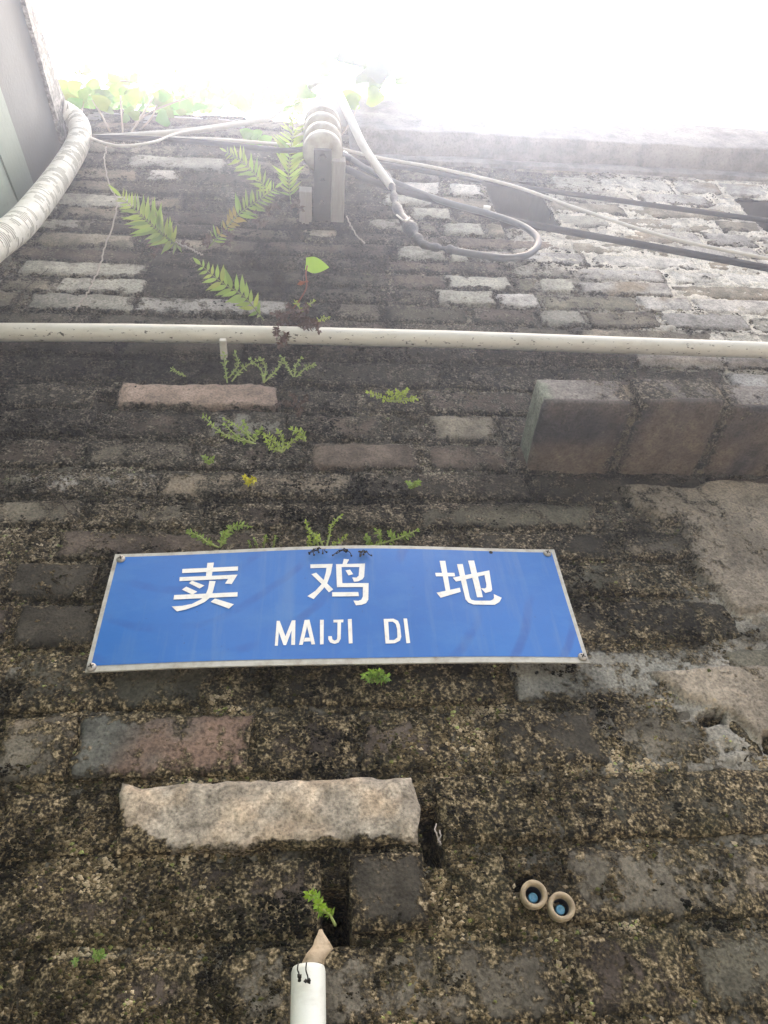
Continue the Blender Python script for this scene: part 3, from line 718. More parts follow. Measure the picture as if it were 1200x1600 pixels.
def sheet(x0, x1, v0, v1, lift, n_, m_, thick=0):
    V_, F_ = [], []
    for j in range(m_+1):
        for i_ in range(n_+1):
            x = x0+(x1-x0)*i_/n_; z = ZB(x)+(ZT(x)-ZB(x))*(v0+(v1-v0)*j/m_)
            V_.append((x, -soff(x, z)-lift, z))
    F_ = [[j*(n_+1)+i_, j*(n_+1)+i_+1, (j+1)*(n_+1)+i_+1, (j+1)*(n_+1)+i_] for j in range(m_) for i_ in range(n_)]
    if thick:
        nn = len(V_); V_ += [(x, y+thick, z) for x, y, z in V_]; F_ += [[q+nn for q in f][::-1] for f in F_]
        per = [i_ for i_ in range(n_)]+[j*(n_+1)+n_ for j in range(m_)]+[m_*(n_+1)+i_ for i_ in range(n_, 0, -1)]+[j*(n_+1) for j in range(m_, 0, -1)]
        for a_, b_ in zip(per, per[1:]+per[:1]): F_.append([b_, a_, a_+nn, b_+nn])
    return V_, F_
V_, F_ = sheet(SX0, SX1, 0, 1, 0, 60, 20, .0022); mesh_obj('plate', V_, F_, M['border'], sign, False)
bw = .0050/(SX1-SX0)*(SX1-SX0); hh = A[0][2]-A[3][2]
V_, F_ = sheet(SX0+bw, SX1-bw, .0075/hh, 1-.0058/hh, .0005, 60, 20); mesh_obj('enamel_face', V_, F_, M['blue'], sign, True)
def glyph(name, ox, oy, sc, polys, lift=.0011):
    mb = MB()
    for q, P_ in enumerate(polys):
        V_ = [SP(ox+x/sc, oy+y/sc, lift+q*.00004) for x, y in P_]
        mb.add(V_, [list(range(len(V_)))])
    return mb.build(name, M['letter'], sign, False)
glyph('character', 260, 870, 10, [
 [(640,95),(742,90),(705,330),(615,330)], [(250,190),(1120,150),(1118,215),(245,255)], [(208,318),(1112,278),(1020,425),(915,418),(965,345),(203,380)],
 [(400,372),(595,448),(520,495),(352,412)], [(310,465),(485,545),(405,590),(243,512)], [(122,597),(1112,552),(1110,620),(112,668)],
 [(672,375),(770,380),(722,560),(690,630),(600,705),(470,765),(300,825),(165,853),(82,775),(250,765),(400,735),(540,665),(610,600),(650,500)],
 [(758,650),(1055,742),(975,808),(692,705)]])
glyph('character', 470, 865, 10, [
 [(150,168),(498,160),(470,310),(410,470),(340,560),(200,710),(103,665),(230,580),(320,480),(362,400),(390,300),(402,222),(150,228)],
 [(165,322),(240,298),(508,560),(438,605),(340,490)], [(672,82),(755,92),(710,175),(652,165)],
 [(550,165),(1003,155),(990,360),(965,400),(900,432),(832,440),(803,372),(870,375),(905,345),(915,210),(636,210),(650,462),(1060,460),(1055,720),(1020,775),(950,800),(862,808),(822,733),(900,738),(945,720),(970,670),(970,522),(565,525)],
 [(700,262),(770,250),(818,320),(745,342)], [(490,603),(898,600),(908,665),(490,670)]])
glyph('character', 670, 865, 10, [
 [(168,112),(258,112),(340,600),(270,610)], [(98,300),(400,300),(412,355),(112,355)], [(122,610),(485,533),(500,597),(185,690)],
 [(440,165),(530,162),(640,680),(665,720),(720,735),(960,735),(1005,715),(1020,690),(1015,632),(1140,690),(1105,755),(1030,800),(700,795),(620,765),(575,715)],
 [(615,110),(708,108),(845,680),(755,682)],
 [(375,375),(945,262),(990,560),(975,590),(885,615),(815,540),(880,545),(898,525),(900,480),(870,335),(425,437)]])
LT = [[[(62,75),(85,75),(130,195),(180,72),(208,70),(205,263),(175,263),(178,150),(135,265),(115,265),(78,160),(70,270),(47,270)]],
 [[(280,68),(300,67),(299,118),(265,262),(236,263)],[(300,67),(318,66),(362,258),(333,260),(299,118)],[(281,208),(319,206),(326,235),(272,237)]],
 [[(400,67),(430,67),(428,258),(400,260)]],
 [[(505,67),(583,65),(582,87),(505,88)],[(537,75),(565,75),(562,215),(545,245),(515,255),(480,245),(465,220),(465,195),(492,195),(497,220),(515,230),(532,220),(535,200)]],
 [[(617,62),(648,60),(655,250),(625,252)]],
 [[(897,60),(932,60),(943,252),(912,252)],[(930,60),(975,58),(1010,75),(1025,110),(1035,200),(1025,230),(985,250),(941,252),(942,225),(980,224),(1005,205),(1003,140),(992,100),(970,82),(930,82)]],
 [[(1052,57),(1080,57),(1105,248),(1075,250)]]]
for P_ in LT: glyph('letter', 420, 955, 5, P_)
for (sx_, sy_) in ((189, 874), (855, 865), (910, 1027), (143, 1043)):
    p = SP(sx_, sy_, .0006); mb = MB()
    lathe(mb, [(.0056, 0), (.0056, .0010), (.0046, .0026), (.0024, .0034), (.0001, .0036)], p, (0, -1, 0), 20)
    sc_ = mb.build('screw', M['screw'], sign)
    mb = MB(); a_ = random.uniform(.2, 1.2)
    for q in (0, 1):
        th = a_+q*math.pi/2; d_ = Vector((math.cos(th), 0, math.sin(th))); e_ = Vector((-d_.z, 0, d_.x)); pc = Vector(tuple(p))+Vector((0, -.0038-.00005*q, 0))
        mb.add([pc-d_*.0032-e_*.0007, pc+d_*.0032-e_*.0007, pc+d_*.0032+e_*.0007, pc-d_*.0032+e_*.0007], [[0, 1, 2, 3]])
    mb.build('slot', M['slot'], sc_, False)
p = SP(767, 863, .0008); mb = MB(); lathe(mb, [(.0001, 0), (.0027, 0)], p, (0, -1, 0), 16); mb.build('nail_hole', M['slot'], sign, False)
rebase(sign)

# ---------------------------------------------------------------- pipes
def pipe_pts(L, off, n=10): return catmull([W(x, y, off) for x, y in L], n)
def solo(name, mb, mat, label, cat, base, group=None, smooth=True):
    o = mb.build(name, mat, None, smooth); origin(o, base); return tag(o, label, cat, group)
pp = thing('water_pipe', 'long off-white plastic pipe running level across the wall above the blue sign', 'pipe', W(600, 535, .03))
mb = MB(); PO = .030
ctr = [(-110, 517.5), (0, 519), (200, 520), (430, 523.5), (700, 530), (900, 537), (1200, 547.5), (1400, 555)]
run_ = [W(x, y, PO) for x, y in ctr]; tube(mb, run_+[np.array([3.2, -PO, run_[-1][2]])], .0158, 24); mb.build('pipe_run', M['pvc'], pp)
mb = MB(); q = W(350, 525, PO)
box(mb, (q[0]-.006, -.036, q[2]-.026), (q[0]+.006, .004, q[2]-.0165)); bevel(mb.build('clip', M['pvc'], pp, False), .0015)
rebase(pp)
sp_ = thing('standing_pipe', 'short upright greenish-white plastic pipe at the bottom edge under the square hole', 'pipe', W(481, 1600, .045))
mb = MB(); top = W(482, 1512, .05); r0 = .0142
lathe(mb, [(r0, -.6), (r0, -.004), (r0-.001, 0), (r0-.003, .0), (r0-.003, -.05)], top, (0, .02, 1), 28); mb.build('pipe_run', M['pvc2'], sp_)
k = N('torn_beige_rubber'); n_ = k.noise(130, 4, .6); n9 = k.noise(25, 4, .6)
M['beige'] = k.fin(k.mix(k.ramp(n_, [(.5, (0, 0, 0)), (.75, (1, 1, 1))]), k.mix(n9, c3(.36, .27, .17), c3(.50, .41, .30)), c3(.22, .17, .10)), .7, k.bump(n_, .002, .7))
rows = []                                         # crumpled cut-off stub: rings that narrow to a lopsided tip
for t_, (lx, rx_, py_) in enumerate([(468, 508, 1508), (470, 509, 1500), (474, 514, 1492), (481, 522, 1484), (487, 519, 1477), (491, 514, 1468), (495, 508, 1460), (498, 504, 1453)]):
    cxp = W((lx+rx_)/2, py_, .05); wd = (W(rx_, py_, .05)-W(lx, py_, .05))[0]/2
    rows.append((cxp, wd))
mb = MB(); V_ = []; sg = 18; rows = [(c_, w_*.9) for c_, w_ in rows]
for i_, (c0, wd) in enumerate(rows):
    for q in range(sg):
        a_ = 2*math.pi*q/sg; rr = 1+.08*math.sin(3*a_+i_*.7)+random.uniform(-.03, .03)
        V_.append((c0[0]+math.cos(a_)*wd*rr, c0[1]+math.sin(a_)*wd*(.85 if i_ < 3 else .5)*rr, c0[2]+random.uniform(-.0006, .0006)))
F_ = [[i_*sg+q, i_*sg+(q+1) % sg, (i_+1)*sg+(q+1) % sg, (i_+1)*sg+q] for i_ in range(len(rows)-1) for q in range(sg)]+[[(len(rows)-1)*sg+q for q in range(sg)]]
mb.add(V_, F_); mb.build('torn_stub', M['beige'], sp_)
mb = MB()
for (x0_, x1_, y1_) in ((466, 467, 1526), (479, 481, 1532)):
    pts = [W(x0_, 1504, .068), W(x0_-1, 1515, .071), W(x1_, y1_-6, .070), W(x1_, y1_, .069)]
    tube(mb, catmull(pts, 4), .0006, 5); bmc = W(x1_, y1_, .070)
    for s_ in range(3):
        lathe(mb, [(.0002, -.002), (.0018, 0), (.0002, .002)], bmc+rng.normal(0, .0012, 3), rng.normal(0, 1, 3), 6)
mb.build('dead_root', M['slot'], sp_)
rebase(sp_)

cd_ = thing('flexible_conduit', 'thick white corrugated conduit bending up the corner at far left', 'conduit', W(0, 385, .10))
mb = MB(); path = catmull([W(-60, 425, .16), W(-12, 384, .15), (W(30, 352, .135)), W(66, 310, .11), W(98, 266, .09), W(120, 228, .08), W(125, 203, .08), W(114, 184, .09), W(95, 172, .11)], 40)
path = np.array(path); L_ = np.concatenate([[0], np.cumsum(np.linalg.norm(np.diff(path, axis=0), axis=1))])
ss = np.arange(0, L_[-1], .001); P2 = np.stack([np.interp(ss, L_, path[:, j]) for j in range(3)], 1)
for _ in range(3): P2[1:-1] = (P2[:-2]+P2[1:-1]*2+P2[2:])/4
nn_ = len(P2)
tube(mb, list(P2), lambda t: .0262+.0007*math.cos(2*math.pi*(t*(nn_-1)*.001)/.006), 26); cj = mb.build('corrugated_tube', M['corr'], cd_)
cj.data.materials.append(M['corr2'])
for pi_, pf in enumerate(cj.data.polygons):
    ring = pi_//26; s_ = (ring*.001 % .006)/.006
    if .33 < s_ < .67 and ring < nn_-2 and math.sin(ring*.011+2*math.sin(ring*.05)) > -.7 and vn(np.array([ring*.12]), np.array([(pi_ % 26)*.4]), 5)[0] > .5: pf.material_index = 1
rebase(cd_)

# ---------------------------------------------------------------- insulator bracket and spools
bz = 3.283
br = thing('insulator_bracket', 'grey bracket bar between two pale cheek plates carrying the porcelain spools', 'bracket', (.023, 0, bz))
p0 = W(503, 352, 0); cx0 = p0[0]
def ofs(px, py, z):                                # distance off the wall of the point at height z seen at a pixel
    r = RW @ np.array([px-600, 800-py, -F]); t = (z-CAM[2])/r[2]; return CAM+r*t
tipp = ofs(502, 234, bz)
mb = MB(); box(mb, (cx0-.020, tipp[1], bz), (cx0+.020, .01, bz+.012)); bevel(mb.build('bar', M['steel'], br, False), .002)
pl_ = ofs(476, 300, bz-.004); 
mb = MB(); box(mb, (cx0-.053, pl_[1], bz-.002), (cx0-.024, .01, bz+.03)); bevel(mb.build('cheek_plate', M['timber'], br, False), .002)
pr_ = ofs(522, 252, bz-.004)
mb = MB(); box(mb, (cx0+.021, pr_[1], bz-.004), (cx0+.051, .01, bz+.03)); bevel(mb.build('cheek_plate', M['timber'], br, False), .002)
axp = ofs(502, 244, bz)                            # bolt axis through the bar end
for q in range(3):
    mb = MB(); yy = axp[1]+.004+q*.05
    lathe(mb, [(.0001, -.009), (.006 if q else .009, -.009), (.0065 if q else .010, 0)], (cx0, yy, bz), (0, 0, 1), 6); mb.build('bolt_head', M['steel'], br, False)
mb = MB(); tube(mb, [(cx0, axp[1], bz+.01), (cx0, axp[1], bz+.30)], .006, 10); mb.build('bolt', M['steel'], br)
rebase(br)
SPR = [(.0001, 0), (.030, 0), (.040, .003), (.045, .010), (.0455, .019), (.042, .026), (.032, .031), (.027, .040), (.027, .048), (.032, .057), (.042, .062), (.0455, .069), (.045, .078), (.040, .085), (.030, .088), (.0001, .088)]
ax2 = float(axp[1])
for q, (zz, lab) in enumerate(((bz+.013, 'lower white porcelain spool insulator, nearest the steel bar'), (bz+.013+.125, 'upper white porcelain spool insulator stacked above the other spool'))):
    mb = MB(); lathe(mb, SPR, (cx0, ax2, zz), (0, 0, 1), 40)
    solo('spool_insulator', mb, M['porcelain'], lab, 'insulator', (cx0, ax2, zz), 'porcelain spool insulators on the bracket')

# porcelain wire tubes in the wall
for (px1, py1, lab) in ((834, 1398, 'tan porcelain wire tube with blue end, upper left one of the pair'), (877, 1417, 'tan porcelain wire tube with blue end, lower right one of the pair')):
    c0 = W(px1, py1, .012); ax_ = Vector((random.uniform(-.1, .1), -1, -.12)).normalized()
    t0 = thing('wire_tube', lab, 'wire tube', c0, 'porcelain tubes set in the wall')
    mb = MB(); lathe(mb, [(.0095, -.03), (.0118, -.006), (.0128, -.001), (.0126, .003), (.0110, .0046), (.0090, .0036), (.0078, .0), (.0070, -.02)], c0, ax_, 32); mb.build('collar', M['bisque'], t0)
    mb = MB(); lathe(mb, [(.0076, -.002), (.0070, -.0125), (.0001, -.0125)], c0, ax_, 24); mb.build('bore', M['bore'], t0)
    mb = MB(); lathe(mb, [(.0044, -.012), (.0046, -.0075), (.0040, -.0062), (.0026, -.0066), (.0022, -.0072), (.0001, -.0068)], c0+np.array([.0006, 0, -.0010]), ax_, 24); mb.build('wire_end', M['bluewire'], t0)
    rebase(t0)

# ---------------------------------------------------------------- cables
def run_on(P):                                    # carry a run that leaves the frame on to the far end of the wall
    P = [np.asarray(p) for p in P]; d = (P[-1]-P[-2])/(P[-1]-P[-2])[0]; d[1] = 0
    return P+[P[-1]+d*(3.2-P[-1][0])]
def cable(L, r, mat, label, seg=10, n=8, name='cable', cat='cable'):
    P_ = [W(x, y, o_) for x, y, o_ in L]; pts = catmull(run_on(P_) if L[-1][0] > 1300 else P_, n); mb = MB(); tube(mb, pts, r, seg)
    return solo(name, mb, M[mat], label, cat, pts[0])
cable([(536, 262, .10), (600, 290, .09), (700, 318, .085), (790, 343, .085), (900, 364, .08), (1050, 391, .08), (1200, 419, .08), (1400, 455, .08)], .0078, 'black', 'thick black cable sloping right from the spools, lowest to reach the right edge')
cable([(120, 214, .06), (220, 216, .10), (330, 223, .12), (440, 235, .13), (500, 232, .13), (560, 252, .11), (640, 263, .09), (760, 284, .07), (1000, 318, .07), (1200, 345, .07), (1400, 372, .07)], .0062, 'black', 'long black cable crossing behind the spools, uppermost at the right edge')
cable([(530, 232, .11), (600, 248, .10), (680, 262, .095), (800, 290, .09), (900, 325, .09), (1040, 370, .09), (1200, 404, .09), (1400, 440, .09)], .0040, 'whitecable', 'thin pale cable sagging between the two black cables at right')
cable([(130, 216, .06), (200, 212, .09), (300, 204, .10), (400, 189, .10), (430, 178, .10), (462, 150, .10)], .0075, 'whitecable', 'white cable rising from the conduit end towards the spool tops')
cable([(138, 214, .07), (165, 224, .12), (195, 228, .12), (240, 222, .12), (280, 208, .11), (330, 200, .105)], .0032, 'whitecable', 'thin white wire hanging in a shallow loop beside the conduit')
cable([(270, 213, .09), (280, 216, .10), (340, 218, .12), (420, 224, .12), (470, 228, .12)], .0038, 'whitecable', 'thin white wire lying on the black cable left of the spools')
lp = thing('looped_cable', 'grey cable with taped joint curling into a loop right of the spools', 'cable', W(500, 128, .2))
pts = catmull([W(x, y, o_) for x, y, o_ in [(478, 150, .06), (486, 134, .14), (505, 126, .20), (525, 140, .22), (545, 180, .20), (566, 225, .17), (592, 265, .14), (612, 292, .12)]], 8)
mb = MB(); tube(mb, pts, .0095, 12); mb.build('upper_length', M['whitecable'], lp)  # pale sheath, with the sun on this length put into its colour
pts = catmull([W(x, y, o_) for x, y, o_ in [(600, 272, .13), (614, 296, .12), (617, 318, .115), (632, 345, .11), (648, 366, .11), (662, 382, .105), (690, 388, .10), (715, 392, .10)]], 14)
mb = MB(); tube(mb, pts, lambda t: .0078+.0028*math.sin(t*31)*math.sin(t*12+.5)+.0075*math.exp(-((t-.50)/.07)**2)+.0015*math.sin(t*63), 14); mb.build('taped_joint', M['tape'], lp)
pts = catmull([W(x, y, o_) for x, y, o_ in [(700, 390, .10), (740, 397, .10), (785, 403, .10), (822, 399, .10), (840, 384, .10), (836, 367, .10), (810, 350, .095), (760, 333, .09), (700, 317, .09), (640, 295, .09), (580, 268, .10), (536, 240, .12)]], 8)
mb = MB(); tube(mb, pts, .0070, 12); mb.build('lower_loop', M['greycable'], lp)
mb = MB(); q = W(758, 327, .11); lathe(mb, [(.012, -.008), (.0125, 0), (.012, .008)], W(760, 330, .089), (1, 0, -.25), 12); mb.build('binding', M['whitecable'], lp)
mb = MB(); tube(mb, catmull([W(620, 336, .125), W(632, 345, .13), W(640, 340, .125)], 5), .002, 6); mb.build('tie', M['whitecable'], lp)
rebase(lp)
k = N('root_thread'); M['thread'] = k.fin(c3(.34, .30, .26), .8)
k = N('dark_tendril'); M['tendril'] = k.fin(c3(.05, .04, .03), .8)
def thread(L, r, lab, cat='rootlet', mat='thread'):
    pts = catmull([W(x, y, o_) for x, y, o_ in L], 8); pts = [p+rng.normal(0, .0012, 3) for p in pts]
    mb = MB(); tube(mb, pts, r, 5); return solo('rootlet', mb, M[mat], lab, cat, pts[0])
thread([(166, 228, .03), (163, 250, .02), (171, 290, .03), (182, 312, .02), (180, 340, .02), (165, 385, .02), (153, 425, .02), (138, 455, .02), (118, 485, .015)], .0017, 'long pale rootlet dangling down the left bricks below the conduit bend')
thread([(541, 338, .02), (548, 352, .03), (556, 366, .03), (570, 380, .02)], .0016, 'short pale rootlet curling beside the bracket')
thread([(4, 724, .01), (55, 748, .012), (90, 778, .012), (112, 805, .01)], .0009, 'thin dark tendril on the mossy bricks above left of the sign', mat='tendril')
thread([(272, 378, .03), (290, 385, .04), (305, 392, .04), (316, 398, .03)], .0016, 'short pale dead stalk between the left and middle fern tufts')
thread([(682, 1290, .02), (680, 1300, .03), (686, 1318, .02), (688, 1300, .02)], .0008, 'tiny pale rootlet in the gap right of the tan brick')
thread([(75, 420, .015), (50, 440, .015), (30, 462, .015), (12, 480, .015)], .0008, 'faint rootlet on the bricks under the conduit', mat='tendril')

# ---------------------------------------------------------------- plants
def leaf(mb, p, d, nrm, L, wd, c, n=4, fold=.15, heart=0., curl=.1):
    p = Vector(tuple(map(float, p))); d = Vector(tuple(d)).normalized(); nrm = Vector(tuple(nrm)); s_ = d.cross(nrm)
    if s_.length < 1e-4: s_ = d.orthogonal()
    s_.normalize(); u = s_.cross(d).normalized(); V_ = []
    for i_ in range(n+1):
        t = i_/n; w_ = wd*((math.sin(math.pi*min(1, t**(.62 if heart else .72)))**(.85 if heart else 1.1)) if 0 < t < 1 else .0)
        c0 = p+d*(L*(t-heart*.0))-u*(curl*L*t*t); ww = w_/2
        V_ += [c0+s_*ww+u*fold*ww-d*(heart*L*.25*(1-t) if i_ == 1 else 0), c0, c0-s_*ww+u*fold*ww-d*(heart*L*.25*(1-t) if i_ == 1 else 0)]
    F_ = []
    for i_ in range(n):
        a = i_*3; b = a+3; F_ += [[a, a+1, b+1, b], [a+1, a+2, b+2, b+1]]
    mb.add(V_, F_, tuple(c)+(1,))
def tocam(p): v_ = Vector(tuple(CAM-np.asarray(p, float))); return v_.normalized()
def jit(v_, s_): return Vector(tuple(v_))+Vector(tuple(rng.normal(0, s_, 3)))
def frond(lab, L, n, plen, fade=.3, brown=0, name='fern', wr=.175, cat='fern'):
    pts = catmull([W(x, y, o_) for x, y, o_ in L], 10); t0 = thing(name, lab, cat, pts[0])
    mb = MB(); tube(mb, pts, lambda t: .0016*(1-.75*t), 6, True, (.16, .20, .06, 1)); mb.build('stalk', M['stem'], t0)
    P_ = np.array(pts); l_ = np.concatenate([[0], np.cumsum(np.linalg.norm(np.diff(P_, axis=0), axis=1))])
    for q in range(n):
        s_ = l_[-1]*(.10+.90*q/n); c0 = np.array([np.interp(s_, l_, P_[:, j]) for j in range(3)])
        c1 = np.array([np.interp(min(l_[-1], s_+.01), l_, P_[:, j]) for j in range(3)])
        tg = Vector(tuple(c1-c0)).normalized() if np.linalg.norm(c1-c0) > 1e-6 else tg
        nrm = jit(tocam(c0), .25); sd_ = tg.cross(nrm).normalized()
        t = q/n; ln = plen*(math.sin(math.pi*(.22+.72*t))**.8)*random.uniform(.85, 1.12)
        g_ = random.uniform(.8, 1.2); bwn = t < brown and random.random() < .7
        col = (1.3*g_, .75*g_, .8*g_) if bwn else (g_*random.uniform(.9, 1.2), g_, g_*.9)
        for sgn in (1, -1):
            mb = MB(); dd = sd_*sgn+tg*.75+Vector((0, -.05, -.08)); dd = jit(dd.normalized(), .09)
            leaf(mb, c0, dd, nrm, ln*random.uniform(.9, 1.1)*(.55 if bwn else 1), ln*wr, col, 6, random.uniform(.05, .35), 0, random.uniform(0, .25))
            mb.build('leaflet', M['fern'], t0)
    mb = MB(); leaf(mb, pts[-2], P_[-1]-P_[-3], tocam(P_[-1]), plen*.7, plen*wr*.8, (1.1, 1.1, .9), 5); mb.build('leaflet', M['fern'], t0)
    rebase(t0); return t0
frond('pale green fern frond pointing up left, leftmost of the ferns', [(283, 388, .01), (262, 372, .05), (235, 350, .09), (208, 325, .12), (188, 306, .14)], 24, .050)
frond('fern frond rising right from the browned tuft towards the bracket', [(325, 388, .01), (345, 365, .04), (375, 333, .07), (405, 312, .09), (432, 292, .11)], 21, .040, brown=.4)
frond('fern frond curving up left above the rising frond', [(425, 305, .05), (412, 290, .08), (398, 272, .10), (378, 252, .12), (352, 236, .13)], 16, .036)
frond('tall upright fern frond standing left of the porcelain spools', [(455, 318, .01), (452, 295, .05), (451, 265, .09), (455, 230, .13), (458, 198, .16), (457, 178, .17)], 27, .050, wr=.15)
frond('bright green fern sprig arching up left from the level pipe', [(412, 500, .03), (398, 482, .06), (380, 462, .08), (352, 445, .10), (330, 428, .12), (312, 412, .13)], 14, .032, wr=.28)

def sprig(lab, stems, lsz, mat='leaf', tip=(1, 1, 1), name='weed', stemcol=(.30, .36, .12, 1), off=.012, dens=1.0, group=None, cat='weed'):
    base = W(stems[0][0][0], stems[0][0][1], .004); t0 = thing(name, lab, cat, base, group)
    ms_ = MB(); ml = MB()
    for st_ in stems:
        o_ = np.linspace(.004, off*2.2, len(st_)); pts = catmull([W(x, y, oo) for (x, y), oo in zip(st_, o_)], 6)
        tube(ms_, pts, lambda t: .0015*(1-.5*t), 5, True, stemcol)
        nl = max(4, int(len(pts)*dens))
        for q in range(nl):
            i_ = min(len(pts)-2, int((.2+.8*q/nl)*(len(pts)-1))); p = pts[i_]; tg = Vector(tuple(pts[i_+1]-p)).normalized()
            nrm = jit(tocam(p), .5); sd_ = tg.cross(nrm).normalized()
            for sgn in (1, -1):
                for rep in range(1):
                    g_ = random.uniform(.65, 1.35); d_ = jit(sd_*sgn+tg*random.uniform(.2, .9), .35)
                    leaf(ml, p+rng.normal(0, .0008, 3), d_, jit(nrm, .3), lsz*random.uniform(.35, .9), lsz*random.uniform(.2, .4), (g_*tip[0], g_*tip[1], g_*tip[2]), 3, .2)
        for rep in range(3):
            g_ = random.uniform(.8, 1.3); leaf(ml, pts[-1], jit(tg, .6), jit(tocam(pts[-1]), .4), lsz*.7, lsz*.4, (g_*tip[0], g_*tip[1], g_*tip[2]), 3, .2)
    ms_.build('stem', M['stem'], t0); o = ml.build('foliage', M[mat], t0); o['kind'] = 'stuff'
    rebase(t0); return t0
PG = (1.3, 1.15, 1.6)                              # paler, greyer weeds
sprig('grey green weed with reddish tip spreading just under the pipe clip', [[(355, 598), (352, 575), (350, 553)], [(362, 596), (380, 575), (404, 562)], [(358, 590), (372, 570), (368, 552)]], .0095, tip=PG)
sprig('pale forked weed under the pipe, middle of three in a row', [[(412, 598), (408, 578), (392, 562)], [(412, 598), (415, 575), (408, 560)], [(412, 598), (432, 578), (440, 562)]], .0085, tip=PG)
sprig('pale forked weed under the pipe, rightmost of three in a row', [[(460, 592), (448, 572), (440, 557)], [(460, 592), (462, 572), (470, 560)], [(460, 592), (478, 575), (490, 570)]], .0085, tip=PG)
sprig('tiny weed left of the pipe clip weeds', [[(290, 588), (278, 582), (268, 576)]], .006, tip=PG)
sprig('long light green weed sprawling left above the brown brick', [[(400, 694), (365, 685), (340, 672), (318, 650)], [(398, 690), (375, 670), (352, 655)], [(396, 692), (372, 683), (352, 664)], [(398, 690), (402, 678), (408, 670)], [(390, 690), (385, 670), (380, 660)]], .0085, tip=(1.2, 1.15, 1.1))
sprig('bushy light green weed right of the sprawling weed', [[(440, 708), (430, 690), (415, 680)], [(440, 708), (442, 688), (436, 674)], [(442, 706), (455, 690), (470, 682)], [(478, 690), (470, 675), (456, 672)], [(440, 706), (424, 700), (418, 690)]], .010, tip=(1.25, 1.15, .9))
sprig('bright lime feathery weed alone in the middle of the wall', [[(616, 628), (600, 622), (576, 614)], [(616, 628), (612, 616), (606, 612)], [(616, 628), (630, 618), (634, 610)], [(616, 628), (640, 624), (650, 622)], [(618, 628), (624, 618), (620, 612)]], .0095, tip=(1.5, 1.3, .9), dens=1.6)
sprig('small bright green tuft between sign and brown brick, right of centre', [[(647, 763), (642, 758), (638, 754)], [(647, 763), (650, 756), (654, 752)]], .009)
sprig('small yellow green tuft on the grey green brick', [[(390, 760), (386, 752), (384, 746)], [(390, 760), (393, 752), (397, 748)]], .010, tip=(2., 1.3, .5))
sprig('tiny green seedling above the pale patch', [[(326, 726), (322, 718), (318, 712)], [(326, 726), (330, 720), (332, 715)]], .007)
sprig('green weed with two arms on the top left edge of the sign', [[(342, 856), (325, 848), (312, 838), (297, 832)], [(344, 856), (348, 840), (352, 832)], [(346, 854), (356, 832), (368, 822), (388, 822)]], .0095)
sprig('row of short green shoots on the sign edge left of centre', [[(402, 856), (400, 848), (398, 842)], [(412, 856), (413, 846), (415, 838)], [(427, 856), (429, 846), (431, 838)], [(392, 856), (390, 850), (388, 846)]], .005, dens=.5)
sprig('tall forked green weed on the sign edge at centre', [[(498, 855), (492, 840), (482, 828), (478, 816)], [(510, 855), (515, 835), (518, 820), (532, 806)], [(505, 855), (497, 838), (486, 832)], [(515, 855), (530, 846), (540, 838)], [(480, 857), (482, 848), (484, 840)], [(486, 857), (490, 848), (496, 842)]], .0075, tip=(1.3, 1.2, .8), dens=.8)
sprig('long low green weed reaching right along the sign edge', [[(572, 856), (600, 848), (625, 840), (650, 829)], [(592, 850), (594, 838), (588, 828)], [(610, 846), (615, 838), (608, 832)], [(580, 854), (576, 845), (572, 838)], [(625, 842), (632, 836), (640, 838)]], .0085)
sprig('small bright green plant just under the sign', [[(588, 1066), (578, 1060), (570, 1056)], [(588, 1066), (590, 1056), (594, 1050)], [(590, 1066), (600, 1060), (606, 1058)], [(588, 1066), (582, 1054), (580, 1050)]], .0095, tip=(1, 1.1, .9), dens=1.4)
sprig('bright green sprig of round leaves hanging over the square hole', [[(524, 1446), (514, 1428), (502, 1418), (494, 1402), (482, 1397)], [(508, 1424), (500, 1420), (496, 1412)]], .0085, tip=(1.1, 1.2, .6), dens=1.5, off=.02)
sprig('tiny green sprout at lower left of the wall, larger of two', [[(154, 1500), (150, 1494), (148, 1489)], [(154, 1500), (158, 1493), (160, 1489)]], .0065, tip=(.8, .9, .9))
sprig('tiny green sprout at lower left of the wall, smaller of two', [[(119, 1508), (117, 1503), (116, 1501)]], .005, tip=(.8, .9, .9))
sprig('dried brown plant draped over the pipe below the ferns', [[(455, 512), (440, 495), (428, 490)], [(455, 512), (458, 490), (450, 478)], [(455, 512), (475, 492), (480, 478)], [(450, 510), (445, 525), (436, 538)], [(465, 508), (480, 500), (498, 516)], [(450, 505), (435, 510), (432, 525)], [(455, 510), (448, 520), (446, 536)], [(460, 506), (468, 495), (466, 484)], [(458, 508), (470, 512), (488, 510)], [(450, 506), (444, 500), (446, 488)], [(470, 505), (485, 500), (495, 508)]], .013, 'dead', (1.3, 1, 1), 'dried_weed', (.10, .05, .04, 1), .034, 2.6)
sprig('pale green forked sprig above the dried plant on the pipe', [[(470, 505), (470, 488), (462, 472)], [(470, 492), (480, 478), (490, 470)], [(488, 506), (498, 500), (512, 496)]], .009, tip=(1.4, 1.15, 1.1), off=.022)
sprig('dried brown tuft on the bricks under the three forked weeds', [[(458, 636), (445, 628), (430, 634)], [(458, 636), (462, 622), (455, 616)], [(460, 640), (475, 626), (480, 620)], [(462, 632), (470, 640), (465, 646)]], .009, 'dead', (1.1, 1, 1), 'dried_weed', (.08, .05, .04, 1), dens=1.8)
sprig('dried reddish tuft at the foot of the left fern', [[(262, 395), (250, 388), (240, 398)], [(270, 390), (285, 380), (300, 388)], [(262, 395), (235, 385), (234, 375)]], .012, 'dead', (1.2, 1, 1), 'dried_weed', (.12, .06, .05, 1), dens=1.2)
